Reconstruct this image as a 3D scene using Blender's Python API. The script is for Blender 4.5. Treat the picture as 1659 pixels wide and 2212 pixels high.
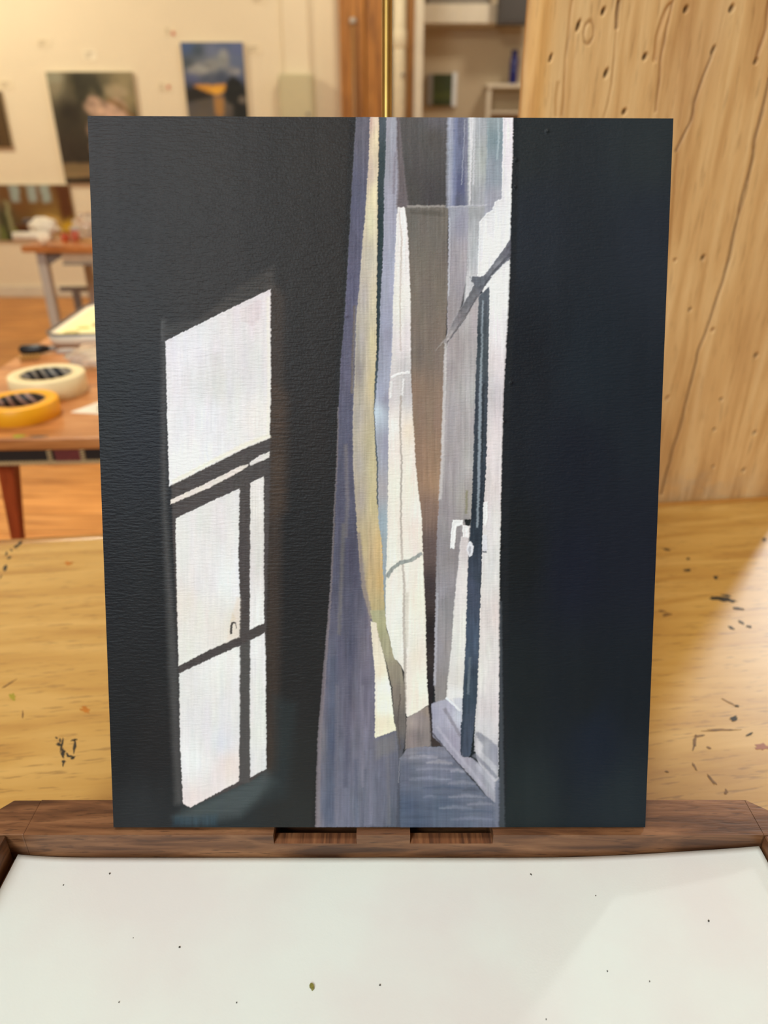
import bpy, bmesh, math, random
import numpy as np
from mathutils import Vector, Matrix
random.seed(7)
for o in list(bpy.data.objects): bpy.data.objects.remove(o)
SC = bpy.context.scene
COL = SC.collection
R = math.radians

# ------------------------------------------------------------------ camera
CAMZ, PITCH, FPX = 1.125, R(27), 1534.0
cp, sp = math.cos(PITCH), math.sin(PITCH)
cam_d = bpy.data.cameras.new('camera')
cam = bpy.data.objects.new('camera', cam_d); COL.objects.link(cam)
cam.location = (0, 0, CAMZ); cam.rotation_euler = (R(90) - PITCH, 0, 0)
cam_d.sensor_fit = 'VERTICAL'; cam_d.lens = 6.86
cam_d.sensor_height = 6.86 * 2212 / FPX; cam_d.sensor_width = cam_d.sensor_height * 0.75
cam_d.clip_start = 0.01; cam_d.clip_end = 100
cam_d.dof.use_dof = True; cam_d.dof.focus_distance = 0.356; cam_d.dof.aperture_fstop = 1.9
SC.camera = cam
# ------------------------------------------------------------------ world, lamps, exposure
w = bpy.data.worlds.new('world'); SC.world = w; w.use_nodes = True
w.node_tree.nodes['Background'].inputs[0].default_value = (1.0, 0.93, 0.84, 1)
w.node_tree.nodes['Background'].inputs[1].default_value = 0.05
SC.view_settings.view_transform = 'Standard'; SC.view_settings.look = 'None'
SC.view_settings.exposure = 0.0; SC.view_settings.gamma = 1.0
SC.view_settings.use_curve_mapping = False

def area(name, loc, target, size, power, col, spread=180):
    l = bpy.data.lights.new(name, 'AREA'); l.shape = 'DISK'; l.size = size
    l.energy = power; l.color = col; l.spread = R(spread)
    o = bpy.data.objects.new(name, l); COL.objects.link(o); o.location = loc
    d = Vector(target) - Vector(loc)
    o.rotation_euler = d.to_track_quat('-Z', 'Y').to_euler()
    return o
WARM = (1.0, 0.92, 0.70)
area('ceiling_lamp_studio', (-0.9, -1.75, 3.1), (0, 0.3, 0.8), 0.9, 45, (0.80, 0.93, 1.0))
area('front_fill_lamp', (-1.25, -2.6, 2.75), (0, 0.35, 1.0), 0.8, 52, (0.82, 0.94, 1.0))  # added frontal fill that lifts the panel's whites, not a known fixture
area('ceiling_lamp_corner', (2.95, 4.0, 3.1), (0.4, 0.4, 0.75), 0.28, 46, (0.95, 0.99, 1.0))
area('ceiling_lamp_table', (-1.3, 2.1, 3.1), (-1.15, 2.2, 0), 0.25, 17, (1.0, 0.88, 0.66), 85)
area('desk_fill_lamp', (-0.35, 0.45, 3.1), (-0.3, 0.45, 0), 0.5, 8, (1.0, 0.95, 0.84), 140)  # overhead fill added to brighten the paper and desk
area('ceiling_lamp_gallery', (-3.3, 4.5, 3.12), (-2.4, 6.3, 1.4), 0.5, 47, WARM)
area('ceiling_lamp_column', (0.1, 4.8, 3.12), (0.0, 6.3, 1.4), 0.4, 18, WARM)
area('ceiling_lamp_alcove', (1.7, 6.9, 3.12), (1.3, 8.2, 1.5), 0.3, 16, (1, .9, .74))

# ------------------------------------------------------------------ helpers
def ray(px, py):
    x = (px - 829.5) / FPX; yd = (py - 1106) / FPX
    return Vector((x, cp - yd * sp, -(sp + yd * cp)))
def at_y(px, py, Y): d = ray(px, py); return Vector((0, 0, CAMZ)) + d * (Y / d.y)
def at_z(px, py, z): d = ray(px, py); return Vector((0, 0, CAMZ)) + d * ((z - CAMZ) / d.z)
def lin(c):
    return tuple((v / 255 / 12.92) if v <= 10.31 else (((v / 255) + .055) / 1.055) ** 2.4 for v in c)
def L4(c): return (*lin(c), 1)

def link(o, parent=None):
    COL.objects.link(o)
    if parent: o.parent = parent
    return o
def tag(o, label=None, cat=None, group=None, kind=None):
    if label: o['label'] = label
    if cat: o['category'] = cat
    if group: o['group'] = group
    if kind: o['kind'] = kind
    return o
def thing(name, label, cat, loc=(0, 0, 0), rot=(0, 0, 0), group=None, kind=None):
    o = bpy.data.objects.new(name, None); link(o); o.empty_display_size = .05
    o.location = loc; o.rotation_euler = rot
    return tag(o, label, cat, group, kind)
def obj(name, bm, mat, parent=None, smooth=False, bevel=0, seg=2):
    bmesh.ops.recalc_face_normals(bm, faces=bm.faces)
    if bevel:
        es = [e for e in bm.edges if len(e.link_faces) == 2 and e.calc_face_angle(0) > .6]
        bmesh.ops.bevel(bm, geom=es, offset=bevel, segments=seg, affect='EDGES', profile=.6)
    me = bpy.data.meshes.new(name); bm.to_mesh(me); bm.free()
    if smooth:
        for p in me.polygons: p.use_smooth = True
    me.materials.append(mat)
    return link(bpy.data.objects.new(name, me), parent)
def BM(): return bmesh.new()
def box(bm, x0, x1, y0, y1, z0, z1):
    v = [bm.verts.new(c) for c in ((x0,y0,z0),(x1,y0,z0),(x1,y1,z0),(x0,y1,z0),(x0,y0,z1),(x1,y0,z1),(x1,y1,z1),(x0,y1,z1))]
    for f in ((0,3,2,1),(4,5,6,7),(0,1,5,4),(1,2,6,5),(2,3,7,6),(3,0,4,7)): bm.faces.new([v[i] for i in f])
    return bm
def boxo(name, dims, mat, parent=None, bevel=0): return obj(name, box(BM(), *dims), mat, parent, bevel=bevel)
def prism(bm, pts, z0, z1):
    a = [bm.verts.new((p[0], p[1], z0)) for p in pts]; b = [bm.verts.new((p[0], p[1], z1)) for p in pts]
    n = len(pts); bm.faces.new(a[::-1]); bm.faces.new(b)
    for i in range(n): bm.faces.new((a[i], a[(i+1) % n], b[(i+1) % n], b[i]))
    return bm
def tube(bm, path, rad, n=12, caps=True):
    path = [Vector(p) for p in path]; rings = []
    for i, p in enumerate(path):
        t = (path[min(i+1, len(path)-1)] - path[max(i-1, 0)]).normalized()
        a = t.orthogonal().normalized() if i == 0 else (prev - t * prev.dot(t)).normalized()
        prev = a; b = t.cross(a); r = rad[i] if isinstance(rad, (list, tuple)) else rad
        rings.append([bm.verts.new(p + (a * math.cos(2*math.pi*k/n) + b * math.sin(2*math.pi*k/n)) * r) for k in range(n)])
    for i in range(len(rings)-1):
        for k in range(n): bm.faces.new((rings[i][k], rings[i][(k+1) % n], rings[i+1][(k+1) % n], rings[i+1][k]))
    if caps: bm.faces.new(rings[0][::-1]); bm.faces.new(rings[-1])
    return bm
def lathe(bm, prof, n=40, c=(0, 0, 0), close=False):
    rings = [[bm.verts.new((c[0] + r*math.cos(2*math.pi*k/n), c[1] + r*math.sin(2*math.pi*k/n), c[2] + z)) for k in range(n)] for r, z in prof]
    m = len(rings)
    for i in range(m if close else m - 1):
        for k in range(n): bm.faces.new((rings[i][k], rings[i][(k+1) % n], rings[(i+1) % m][(k+1) % n], rings[(i+1) % m][k]))
    if not close:
        bm.faces.new(rings[0][::-1]); bm.faces.new(rings[-1])
    return bm
def grid_mesh(name, V, nu, nv, colors=None, uniform_smooth=True):
    """V: (nv,nu,3) array -> quad grid mesh, optional (nv,nu,3) linear colours in attribute 'paint'."""
    me = bpy.data.meshes.new(name)
    idx = np.arange(nu * nv).reshape(nv, nu)
    q = np.stack([idx[:-1, :-1], idx[:-1, 1:], idx[1:, 1:], idx[1:, :-1]], -1).reshape(-1, 4)
    nf = len(q)
    me.vertices.add(nu * nv); me.vertices.foreach_set('co', V.astype(np.float32).ravel())
    me.loops.add(nf * 4); me.loops.foreach_set('vertex_index', q.astype(np.int32).ravel())
    me.polygons.add(nf); me.polygons.foreach_set('loop_start', np.arange(0, nf * 4, 4, dtype=np.int32))
    me.polygons.foreach_set('loop_total', np.full(nf, 4, dtype=np.int32))
    me.update(calc_edges=True)
    me.polygons.foreach_set('use_smooth', np.ones(nf, dtype=bool))
    if colors is not None:
        at = me.attributes.new('paint', 'FLOAT_COLOR', 'POINT')
        c = np.ones((nu * nv, 4), np.float32); c[:, :3] = colors.reshape(-1, 3)
        at.data.foreach_set('color', c.ravel())
    return me

# numpy value noise
def vn(x, y, seed=0):
    xi = np.floor(x).astype(np.int64); yi = np.floor(y).astype(np.int64)
    fx = x - xi; fy = y - yi; fx = fx*fx*(3-2*fx); fy = fy*fy*(3-2*fy)
    def h(a, b):
        n = (a * 374761393 + b * 668265263 + seed * 982451653) & 0xffffffff
        n = ((n ^ (n >> 13)) * 1274126177) & 0xffffffff
        return ((n ^ (n >> 16)) & 0xffff) / 65535.0
    return (h(xi, yi)*(1-fx) + h(xi+1, yi)*fx)*(1-fy) + (h(xi, yi+1)*(1-fx) + h(xi+1, yi+1)*fx)*fy
def fb(x, y, seed=0, o=3):
    s = 0; a = .5; t = 0
    for i in range(o): s = s + a * vn(x * 2**i, y * 2**i, seed + i); t += a; a *= .5
    return s / t

class Canvas:
    """Paints polygons with brushy edges into a float array; X,Y are picture coordinates of each sample."""
    def __init__(s, X, Y, base, jit=1.4, seed=1):
        s.X, s.Y, s.seed, s.C = X, Y, seed, np.zeros(X.shape + (3,)) + np.array(lin(base) if isinstance(base, tuple) else 0)
        s.Hh = np.zeros(X.shape)
        s.XJ = X + jit * (vn(X / 14, Y / 3.2, seed) - .5) * 2 + jit * .4 * (vn(X / 60, Y / 30, seed + 1) - .5) * 2
        s.YJ = Y + jit * (vn(X / 3.2, Y / 14, seed + 2) - .5) * 2
    def idw(s, ctl, X, Y, ax=1.0, ay=1.0, p=2.2):
        num = 0; den = 0
        for cx, cy, c in ctl:
            wgt = 1.0 / ((((X - cx) * ax) ** 2 + ((Y - cy) * ay) ** 2) + 60.0) ** (p / 2)
            num = num + wgt[..., None] * np.array(lin(c)); den = den + wgt
        return num / den[..., None]
    def poly(s, pts, col, f=1.3, op=1.0, st=.05, h=0.0, dirn='v', ax=1.0, ay=1.0, sw=3.0):
        pts = np.array(pts, float); m = f + 6
        x0, y0 = pts.min(0) - m; x1, y1 = pts.max(0) + m
        rows = np.where((s.Y.max(1) >= y0) & (s.Y.min(1) <= y1))[0]; cols = np.where((s.X.max(0) >= x0) & (s.X.min(0) <= x1))[0]
        if not len(rows) or not len(cols): return
        sl = (slice(rows[0], rows[-1]+1), slice(cols[0], cols[-1]+1))
        X = s.XJ[sl]; Y = s.YJ[sl]
        ins = np.zeros(X.shape, bool); d2 = np.full(X.shape, 1e12); n = len(pts)
        for i in range(n):
            (ax_, ay_), (bx, by) = pts[i], pts[(i+1) % n]
            if ay_ != by:
                c = ((ay_ > Y) != (by > Y)) & (X < (bx - ax_) * (Y - ay_) / (by - ay_) + ax_); ins ^= c
            ex, ey = bx - ax_, by - ay_; L = ex*ex + ey*ey + 1e-9
            t = np.clip(((X - ax_) * ex + (Y - ay_) * ey) / L, 0, 1)
            d2 = np.minimum(d2, (X - ax_ - t*ex)**2 + (Y - ay_ - t*ey)**2)
        sd = np.where(ins, 1, -1) * np.sqrt(d2)
        a = np.clip(sd / (2*f) + .5, 0, 1); a = a*a*(3-2*a)*op
        RX, RY = s.X[sl], s.Y[sl]
        c = s.idw(col, RX, RY, ax, ay) if isinstance(col, list) else np.zeros(X.shape + (3,)) + np.array(lin(col))
        s.seed += 3
        k = (.6*fb(RX/sw, RY/48, s.seed, 2) + .4*fb(RX/(sw*3.3), RY/22, s.seed + 1, 2)) if dirn == 'v' else (fb(RX/60, RY/sw, s.seed, 2) if dirn == 'h' else fb(RX/8, RY/8, s.seed, 2))
        c = c * (1 + st * 2.6 * (k - .5) * 2)[..., None]
        c = c * (1 + .03 * (np.stack([fb(RX/16, RY/70, s.seed + 50 + q_, 2) for q_ in range(3)], -1) - .5) * 2)
        s.C[sl] = s.C[sl] * (1 - a[..., None]) + c * a[..., None]
        rim = np.exp(-(sd - 1.5)**2 / 6.0) * .5
        s.Hh[sl] = s.Hh[sl] * (1 - a) + a * h * (.55 + (k - .5) * .8 + rim)
    def rib(s, rows, col, **k):
        s.poly([(r[1], r[0]) for r in rows] + [(r[2], r[0]) for r in rows[::-1]], col, **k)
    def line(s, pts, wd, col, **k):
        pts = [np.array(p, float) for p in pts]; Lf = []; Rt = []
        for i, p in enumerate(pts):
            t = pts[min(i+1, len(pts)-1)] - pts[max(i-1, 0)]; t = t / (np.hypot(*t) + 1e-9)
            ww = wd[i] if isinstance(wd, (list, tuple)) else wd
            nrm = np.array([-t[1], t[0]]) * ww / 2; Lf.append(p + nrm); Rt.append(p - nrm)
        s.poly(Lf + Rt[::-1], col, **k)
    def ell(s, cx, cy, rx, ry, col, **k):
        s.poly([(cx + rx*math.cos(t*math.pi/8), cy + ry*math.sin(t*math.pi/8)) for t in range(16)], col, **k)

# ------------------------------------------------------------------ materials
def new_mat(name):
    m = bpy.data.materials.new(name); m.use_nodes = True
    return m, m.node_tree.nodes, m.node_tree.links, m.node_tree.nodes['Principled BSDF']
def plain(name, c, rough=.5, metal=0, var=.06, scale=30, bump=0, spec=.5, coat=0):
    m, N, K, B = new_mat(name)
    B.inputs['Roughness'].default_value = rough; B.inputs['Metallic'].default_value = metal
    B.inputs['Specular IOR Level'].default_value = spec; B.inputs['Coat Weight'].default_value = coat
    tc = N.new('ShaderNodeTexCoord'); no = N.new('ShaderNodeTexNoise'); no.inputs['Scale'].default_value = scale; no.inputs['Detail'].default_value = 4
    K.new(tc.outputs['Object'], no.inputs['Vector'])
    r = N.new('ShaderNodeValToRGB'); b = lin(c)
    r.color_ramp.elements[0].color = (*[v*(1-var) for v in b], 1); r.color_ramp.elements[1].color = (*[min(1, v*(1+var)) for v in b], 1)
    r.color_ramp.elements[0].position = .3; r.color_ramp.elements[1].position = .7
    K.new(no.outputs['Fac'], r.inputs['Fac']); K.new(r.outputs['Color'], B.inputs['Base Color'])
    if bump:
        bp = N.new('ShaderNodeBump'); bp.inputs['Strength'].default_value = bump; bp.inputs['Distance'].default_value = .002
        K.new(no.outputs['Fac'], bp.inputs['Height']); K.new(bp.outputs['Normal'], B.inputs['Normal'])
    return m
def wood(name, dark, mid, light, stretch=(1, 12, 12), scale=6, rough=.45, pore=.5, pore_scale=60, bump=.15, coat=0, rnd=0, wave=0, wamp=.13, crough=.2, pore_col=None, spec=.5, mark=False, bumpd=.001):
    """grain runs along the axis with the smallest stretch value"""
    m, N, K, B = new_mat(name)
    B.inputs['Roughness'].default_value = rough; B.inputs['Coat Weight'].default_value = coat; B.inputs['Coat Roughness'].default_value = crough
    B.inputs['Specular IOR Level'].default_value = spec
    tc = N.new('ShaderNodeTexCoord'); mp = N.new('ShaderNodeMapping'); mp.inputs['Scale'].default_value = stretch
    K.new(tc.outputs['Object'], mp.inputs['Vector'])
    vec = mp.outputs['Vector']
    if rnd:
        oi = N.new('ShaderNodeObjectInfo'); va = N.new('ShaderNodeVectorMath'); va.operation = 'ADD'
        ml = N.new('ShaderNodeVectorMath'); ml.operation = 'SCALE'; ml.inputs['Scale'].default_value = 37.0
        cx = N.new('ShaderNodeCombineXYZ')
        for i in range(3): K.new(oi.outputs['Random'], cx.inputs[i])
        K.new(cx.outputs[0], ml.inputs[0]); K.new(vec, va.inputs[0]); K.new(ml.outputs[0], va.inputs[1]); vec = va.outputs[0]
    n1 = N.new('ShaderNodeTexNoise'); n1.inputs['Scale'].default_value = scale; n1.inputs['Detail'].default_value = 6; n1.inputs['Distortion'].default_value = .6
    K.new(vec, n1.inputs['Vector'])
    n2 = N.new('ShaderNodeTexNoise'); n2.inputs['Scale'].default_value = pore_scale; n2.inputs['Detail'].default_value = 3; K.new(vec, n2.inputs['Vector'])
    fac = n1.outputs['Fac']
    if wave:
        # growth rings: contour lines of a slow field stretched along the grain
        n3 = N.new('ShaderNodeTexNoise'); n3.inputs['Scale'].default_value = scale * .38; n3.inputs['Detail'].default_value = 1.5; n3.inputs['Distortion'].default_value = .4
        K.new(vec, n3.inputs['Vector'])
        mu = N.new('ShaderNodeMath'); mu.operation = 'MULTIPLY'; mu.inputs[1].default_value = wave; K.new(n3.outputs['Fac'], mu.inputs[0])
        si = N.new('ShaderNodeMath'); si.operation = 'SINE'; K.new(mu.outputs[0], si.inputs[0])
        s2 = N.new('ShaderNodeMath'); s2.operation = 'MULTIPLY_ADD'; s2.inputs[1].default_value = wamp; K.new(si.outputs[0], s2.inputs[0]); K.new(fac, s2.inputs[2]); fac = s2.outputs[0]
    r = N.new('ShaderNodeValToRGB'); e = r.color_ramp.elements
    e[0].position = .32; e[0].color = L4(dark); e[1].position = .7; e[1].color = L4(light); q = e.new(.5); q.color = L4(mid)
    K.new(fac, r.inputs['Fac']); col = r.outputs['Color']
    if pore:
        r2 = N.new('ShaderNodeValToRGB'); r2.color_ramp.elements[0].position = .30; r2.color_ramp.elements[1].position = .42
        r2.color_ramp.elements[0].color = (pore,)*3 + (1,); r2.color_ramp.elements[1].color = (0, 0, 0, 1)
        K.new(n2.outputs['Fac'], r2.inputs['Fac'])
        mx = N.new('ShaderNodeMix'); mx.data_type = 'RGBA'; K.new(r2.outputs['Color'], mx.inputs[0]); K.new(col, mx.inputs[6]); mx.inputs[7].default_value = L4(pore_col or dark); col = mx.outputs[2]
    if rnd:
        hs = N.new('ShaderNodeHueSaturation'); mr = N.new('ShaderNodeMapRange'); mr.inputs[3].default_value = 1 - rnd; mr.inputs[4].default_value = 1 + rnd
        K.new(oi.outputs['Random'], mr.inputs[0]); K.new(mr.outputs[0], hs.inputs['Value']); K.new(col, hs.inputs['Color']); col = hs.outputs['Color']
    if mark:
        a = N.new('ShaderNodeAttribute'); a.attribute_name = 'paint'
        mm = N.new('ShaderNodeMix'); mm.data_type = 'RGBA'; mm.blend_type = 'MULTIPLY'; mm.inputs[0].default_value = 1
        K.new(col, mm.inputs[6]); K.new(a.outputs['Color'], mm.inputs[7]); col = mm.outputs[2]
    K.new(col, B.inputs['Base Color'])
    if bump:
        ad = N.new('ShaderNodeMath'); ad.operation = 'ADD'; K.new(n1.outputs['Fac'], ad.inputs[0]); K.new(n2.outputs['Fac'], ad.inputs[1])
        bp = N.new('ShaderNodeBump'); bp.inputs['Strength'].default_value = bump; bp.inputs['Distance'].default_value = bumpd
        K.new(ad.outputs[0], bp.inputs['Height']); K.new(bp.outputs['Normal'], B.inputs['Normal'])
    return m
def paint_mat(name, rough=.45, weave=.0, spec=.5):
    m, N, K, B = new_mat(name)
    a = N.new('ShaderNodeAttribute'); a.attribute_name = 'paint'; K.new(a.outputs['Color'], B.inputs['Base Color'])
    B.inputs['Roughness'].default_value = rough; B.inputs['Specular IOR Level'].default_value = spec
    if weave:
        tc = N.new('ShaderNodeTexCoord'); hs = []
        for sc in ((170, 1, 950), (900, 1, 800)):
            mp = N.new('ShaderNodeMapping'); mp.inputs['Scale'].default_value = sc; K.new(tc.outputs['Object'], mp.inputs['Vector'])
            n = N.new('ShaderNodeTexNoise'); n.inputs['Scale'].default_value = 1.0; n.inputs['Detail'].default_value = 2; K.new(mp.outputs[0], n.inputs['Vector']); hs.append(n)
        mm = N.new('ShaderNodeMath'); mm.operation = 'MULTIPLY_ADD'; mm.inputs[1].default_value = 2.2; K.new(hs[0].outputs['Fac'], mm.inputs[0]); K.new(hs[1].outputs['Fac'], mm.inputs[2])
        bp = N.new('ShaderNodeBump'); bp.inputs['Strength'].default_value = weave; bp.inputs['Distance'].default_value = .0006
        K.new(mm.outputs[0], bp.inputs['Height']); K.new(bp.outputs['Normal'], B.inputs['Normal'])
    return m

M = {}
M['walnut'] = wood('walnut', (76, 46, 28), (118, 77, 48), (152, 106, 71), (4, 30, 30), 5, .42, .6, 26, .12, pore_col=(52, 30, 18))
M['walnut_y'] = wood('walnut_side', (76, 46, 28), (118, 77, 48), (152, 106, 71), (30, 4, 30), 5, .42, .6, 26, .12, pore_col=(52, 30, 18))
M['walnut_cut'] = wood('walnut_saw_cut', (84, 48, 26), (124, 76, 44), (150, 98, 60), (60, 4, 60), 5, .6, .6, 10, .2, pore_col=(64, 34, 18))
M['desk'] = wood('desk_pine', (182, 132, 58), (200, 153, 74), (213, 169, 92), (2.0, 17, 17), 3.2, .40, .55, 26, .08, coat=.55, crough=.36, wave=5, wamp=.05, pore_col=(132, 92, 40))
M['timber'] = wood('timber_face', (208, 156, 95), (231, 183, 120), (242, 199, 138), (16, 16, 1.3), 3.4, .62, .45, 22, .4, wave=42, wamp=.06, pore_col=(150, 104, 56), mark=True, bumpd=.0015)
M['floor'] = wood('floor_boards', (150, 92, 38), (196, 132, 64), (214, 152, 84), (1.2, 14, 14), 3, .45, .3, 20, .08, rnd=.12)
M['table'] = wood('side_table_wood', (150, 88, 42), (190, 122, 66), (206, 142, 86), (2, 14, 14), 4, .35, .3, 20, .08, coat=.2)
M['leg'] = wood('red_stained_leg', (120, 46, 18), (160, 66, 28), (182, 84, 38), (14, 14, 1.5), 4, .4, .2, 20, .05)
M['column'] = wood('column_timber', (120, 74, 22), (176, 116, 46), (198, 138, 62), (8, 8, .7), 2.4, .55, .5, 9, .1, pore_col=(70, 40, 16))
M['brass'] = plain('brass', (186, 152, 84), .4, 1, .08, 60)
M['wall'] = plain('wall_plaster', (238, 224, 196), .8, 0, .02, 3)
M['ceil'] = plain('ceiling_paint', (226, 222, 212), .9, 0, .02, 3)
M['alcove'] = plain('alcove_wall', (196, 178, 150), .85, 0, .05, 2)
M['white'] = plain('white_paint', (226, 216, 196), .6, 0, .05, 8)
M['pipe'] = plain('pipe_paint', (230, 218, 188), .5, 0, .06, 20)
M['steel'] = plain('grey_enamel', (186, 180, 172), .45, 0, .04, 12)
M['steel_d'] = plain('grey_enamel_dark', (132, 126, 120), .5, 0, .04, 12)
M['black'] = plain('black_plastic', (24, 24, 26), .4, 0, .15, 30)
M['board'] = plain('panel_board', (62, 54, 46), .8, 0, .08, 60)

# ------------------------------------------------------------------ room shell
X0, X1, Y0, Y1, YA, ZC = -4.6, 3.6, -3.2, 6.3, 8.3, 3.25
fl = tag(boxo('floor', (X0, X1, Y0, YA, -.08, -.02), plain('subfloor', (70, 44, 22), .8)), 'honey coloured wooden floor boards', None, kind='structure')
pw = .135
pl_me = None
y = Y0; i = 0
while y < YA - .01:
    if pl_me is None:
        bm = box(BM(), X0, X1, 0, pw - .004, -.02, 0); o = obj('plank', bm, M['floor'], fl, bevel=.002, seg=1); pl_me = o.data
    else:
        o = link(bpy.data.objects.new('plank', pl_me), fl)
    o.location.y = min(y, YA - pw); y += pw; i += 1
tag(boxo('ceiling', (X0, X1, Y0, YA, ZC, ZC + .1), M['ceil']), 'pale ceiling above the studio', kind='structure')
tag(boxo('wall_left', (X0 - .1, X0, Y0, YA, 0, ZC), M['wall']), 'cream wall on the left', kind='structure')
tag(boxo('wall_right', (X1, X1 + .1, Y0, YA, 0, ZC), M['wall']), 'cream wall on the right', kind='structure')
tag(boxo('wall_front', (X0, X1, Y0 - .1, Y0, 0, ZC), plain('wall_behind', (150, 138, 120), .85)), 'wall behind the viewer', kind='structure')
cl = at_y(735, 100, 6.2).x; cr = at_y(846, 100, 6.2).x
tag(boxo('wall_back', (X0, cl + .05, Y1, Y1 + .12, 0, ZC), M['wall']), 'cream gallery wall hung with small paintings', kind='structure')
tag(boxo('wall_alcove', (0.0, X1, YA, YA + .1, 0, ZC), M['alcove']), 'dim tan wall at the back of the alcove', kind='structure')
jx0 = at_y(895, 100, 6.25).x; jx1 = at_y(914, 100, 6.25).x
tag(boxo('wall_alcove_side', (.06, .16, Y1 + .15, YA, 0, ZC), M['alcove']), 'tan side wall of the alcove', kind='structure')
tag(boxo('baseboard_back', (X0, cl - .02, Y1 - .018, Y1, 0, .09), M['white'], bevel=.004), 'low white baseboard along the gallery wall', kind='structure')
# pilaster strip beside the column: slightly proud wall section
px0 = at_y(612, 100, 6.29).x
tag(boxo('trim_1', (px0, at_y(668, 100, 6.29).x, Y1 - .03, Y1, .09, ZC), M['wall'], bevel=.012), 'shallow cream pilaster on the gallery wall', kind='structure')
t = tag(boxo('trim_2', (cl, at_y(789, 100, 6.2).x - .004, 6.14, 6.42, 0, ZC), M['column'], bevel=.01), 'brown timber column at the end of the gallery wall', kind='structure')
tag(boxo('trim_3', (at_y(789, 100, 6.2).x, cr - .03, 6.16, 6.42, 0, ZC), M['column'], bevel=.01), 'second timber of the brown column, behind the brass rod', kind='structure')
tag(boxo('trim_4', (jx0, jx1, 6.22, 6.40, 0, ZC), M['white'], bevel=.004), 'white painted door jamb beside the pipe', kind='structure')
tag(boxo('trim_5', (at_y(879, 100, 6.36).x, jx0, 6.34, 6.42, 0, ZC), M['column']), 'narrow brown strip between pipe and door jamb', kind='structure')
# conduit on the column
cd = at_y(762, 45, 6.13)
c1 = thing('conduit', 'thin grey conduit with a round clip running down the brown column', 'conduit', (cd.x, 6.13, 0))
obj('rod', tube(BM(), [(0, 0, .2), (0, 0, cd.z)], .012), plain('conduit_grey', (150, 112, 70), .4), c1, True)
obj('clip', lathe(BM(), [(.014, -.02), (.022, -.012), (.022, .012), (.01, .02)], 16, (0, 0, cd.z)), M['steel'], c1, True)
# white pipe
pc = at_y(862, 100, 6.2); pr = (at_y(877, 100, 6.2).x - at_y(848, 100, 6.2).x) / 2
pp = thing('pipe', 'white painted vertical pipe beside the brown column', 'pipe', (pc.x, 6.2, 0))
obj('pipe_shaft', tube(BM(), [(0, 0, 0), (0, 0, ZC)], pr, 20), M['pipe'], pp, True)
for py in (85,):
    zz = at_y(862, py, 6.2).z
    obj('coupling', lathe(BM(), [(pr, -.06), (pr*1.13, -.05), (pr*1.13, .05), (pr, .06)], 20, (0, 0, zz)), M['pipe'], pp, True)
zz = at_y(868, 166, 6.2).z
obj('bolt', lathe(BM(), [(.012, 0), (.014, .01), (.006, .02)], 10, (pr*.6, -pr*1.02, zz)), M['steel_d'], pp)

# ------------------------------------------------------------------ desk (rotated 7 degrees, back edge away from the viewer)
DZ = .75; DROT = math.atan(.123); D0 = Vector((0, .7253, 0))
dx = Vector((math.cos(DROT), math.sin(DROT), 0)); dy = Vector((-math.sin(DROT), math.cos(DROT), 0))
desk = thing('desk', 'yellow pine work desk with dark ink stains under the wooden paint box', 'desk', (D0.x, D0.y, 0), (0, 0, DROT))
boxo('desktop', (-1.05, .95, -1.05, -.014, DZ - .032, DZ), M['desk'], desk, bevel=.003)
boxo('back_edge_strip', (-1.05, .95, -.0135, 0, DZ - .032, DZ - .0008), wood('desk_edge', (140, 88, 30), (178, 122, 52), (200, 146, 74), (2, 17, 17), 3, .3, .3, 17, .05, coat=.3), desk, bevel=.004)
boxo('apron', (-.97, .87, -.98, -.09, DZ - .12, DZ - .0325), M['desk'], desk)
for sx in (-.98, .82):
    for sy in (-.99, -.10): boxo('leg', (sx, sx + .06, sy, sy + .06, 0, DZ - .033), M['desk'], desk, bevel=.004)
ink = plain('ink_stain', (46, 42, 34), .5, 0, .3, 200)
inkb = plain('faded_stain', (128, 92, 50), .45, 0, .3, 150)
def dloc(px, py):
    p = at_z(px, py, DZ) - D0; return Vector((p.dot(dx), p.dot(dy)))
def blot(px, py, rx, ry, ang=0, mat=ink, seed=0, rough=.45, parent=desk, n=16):
    rn = random.Random(seed + int(px * 7 + py)); pts = []
    a = R(ang); c = Vector((px, py))
    for k in range(n):
        t = 2*math.pi*k/n; r = 1 + rn.uniform(-rough, rough)
        u = rx*math.cos(t)*r; v = ry*math.sin(t)*r
        pts.append(dloc(c.x + u*math.cos(a) - v*math.sin(a), c.y + u*math.sin(a) + v*math.cos(a)))
    obj('ink_stain', prism(BM(), pts, DZ + .00002, DZ + .00022), mat, parent)
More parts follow.
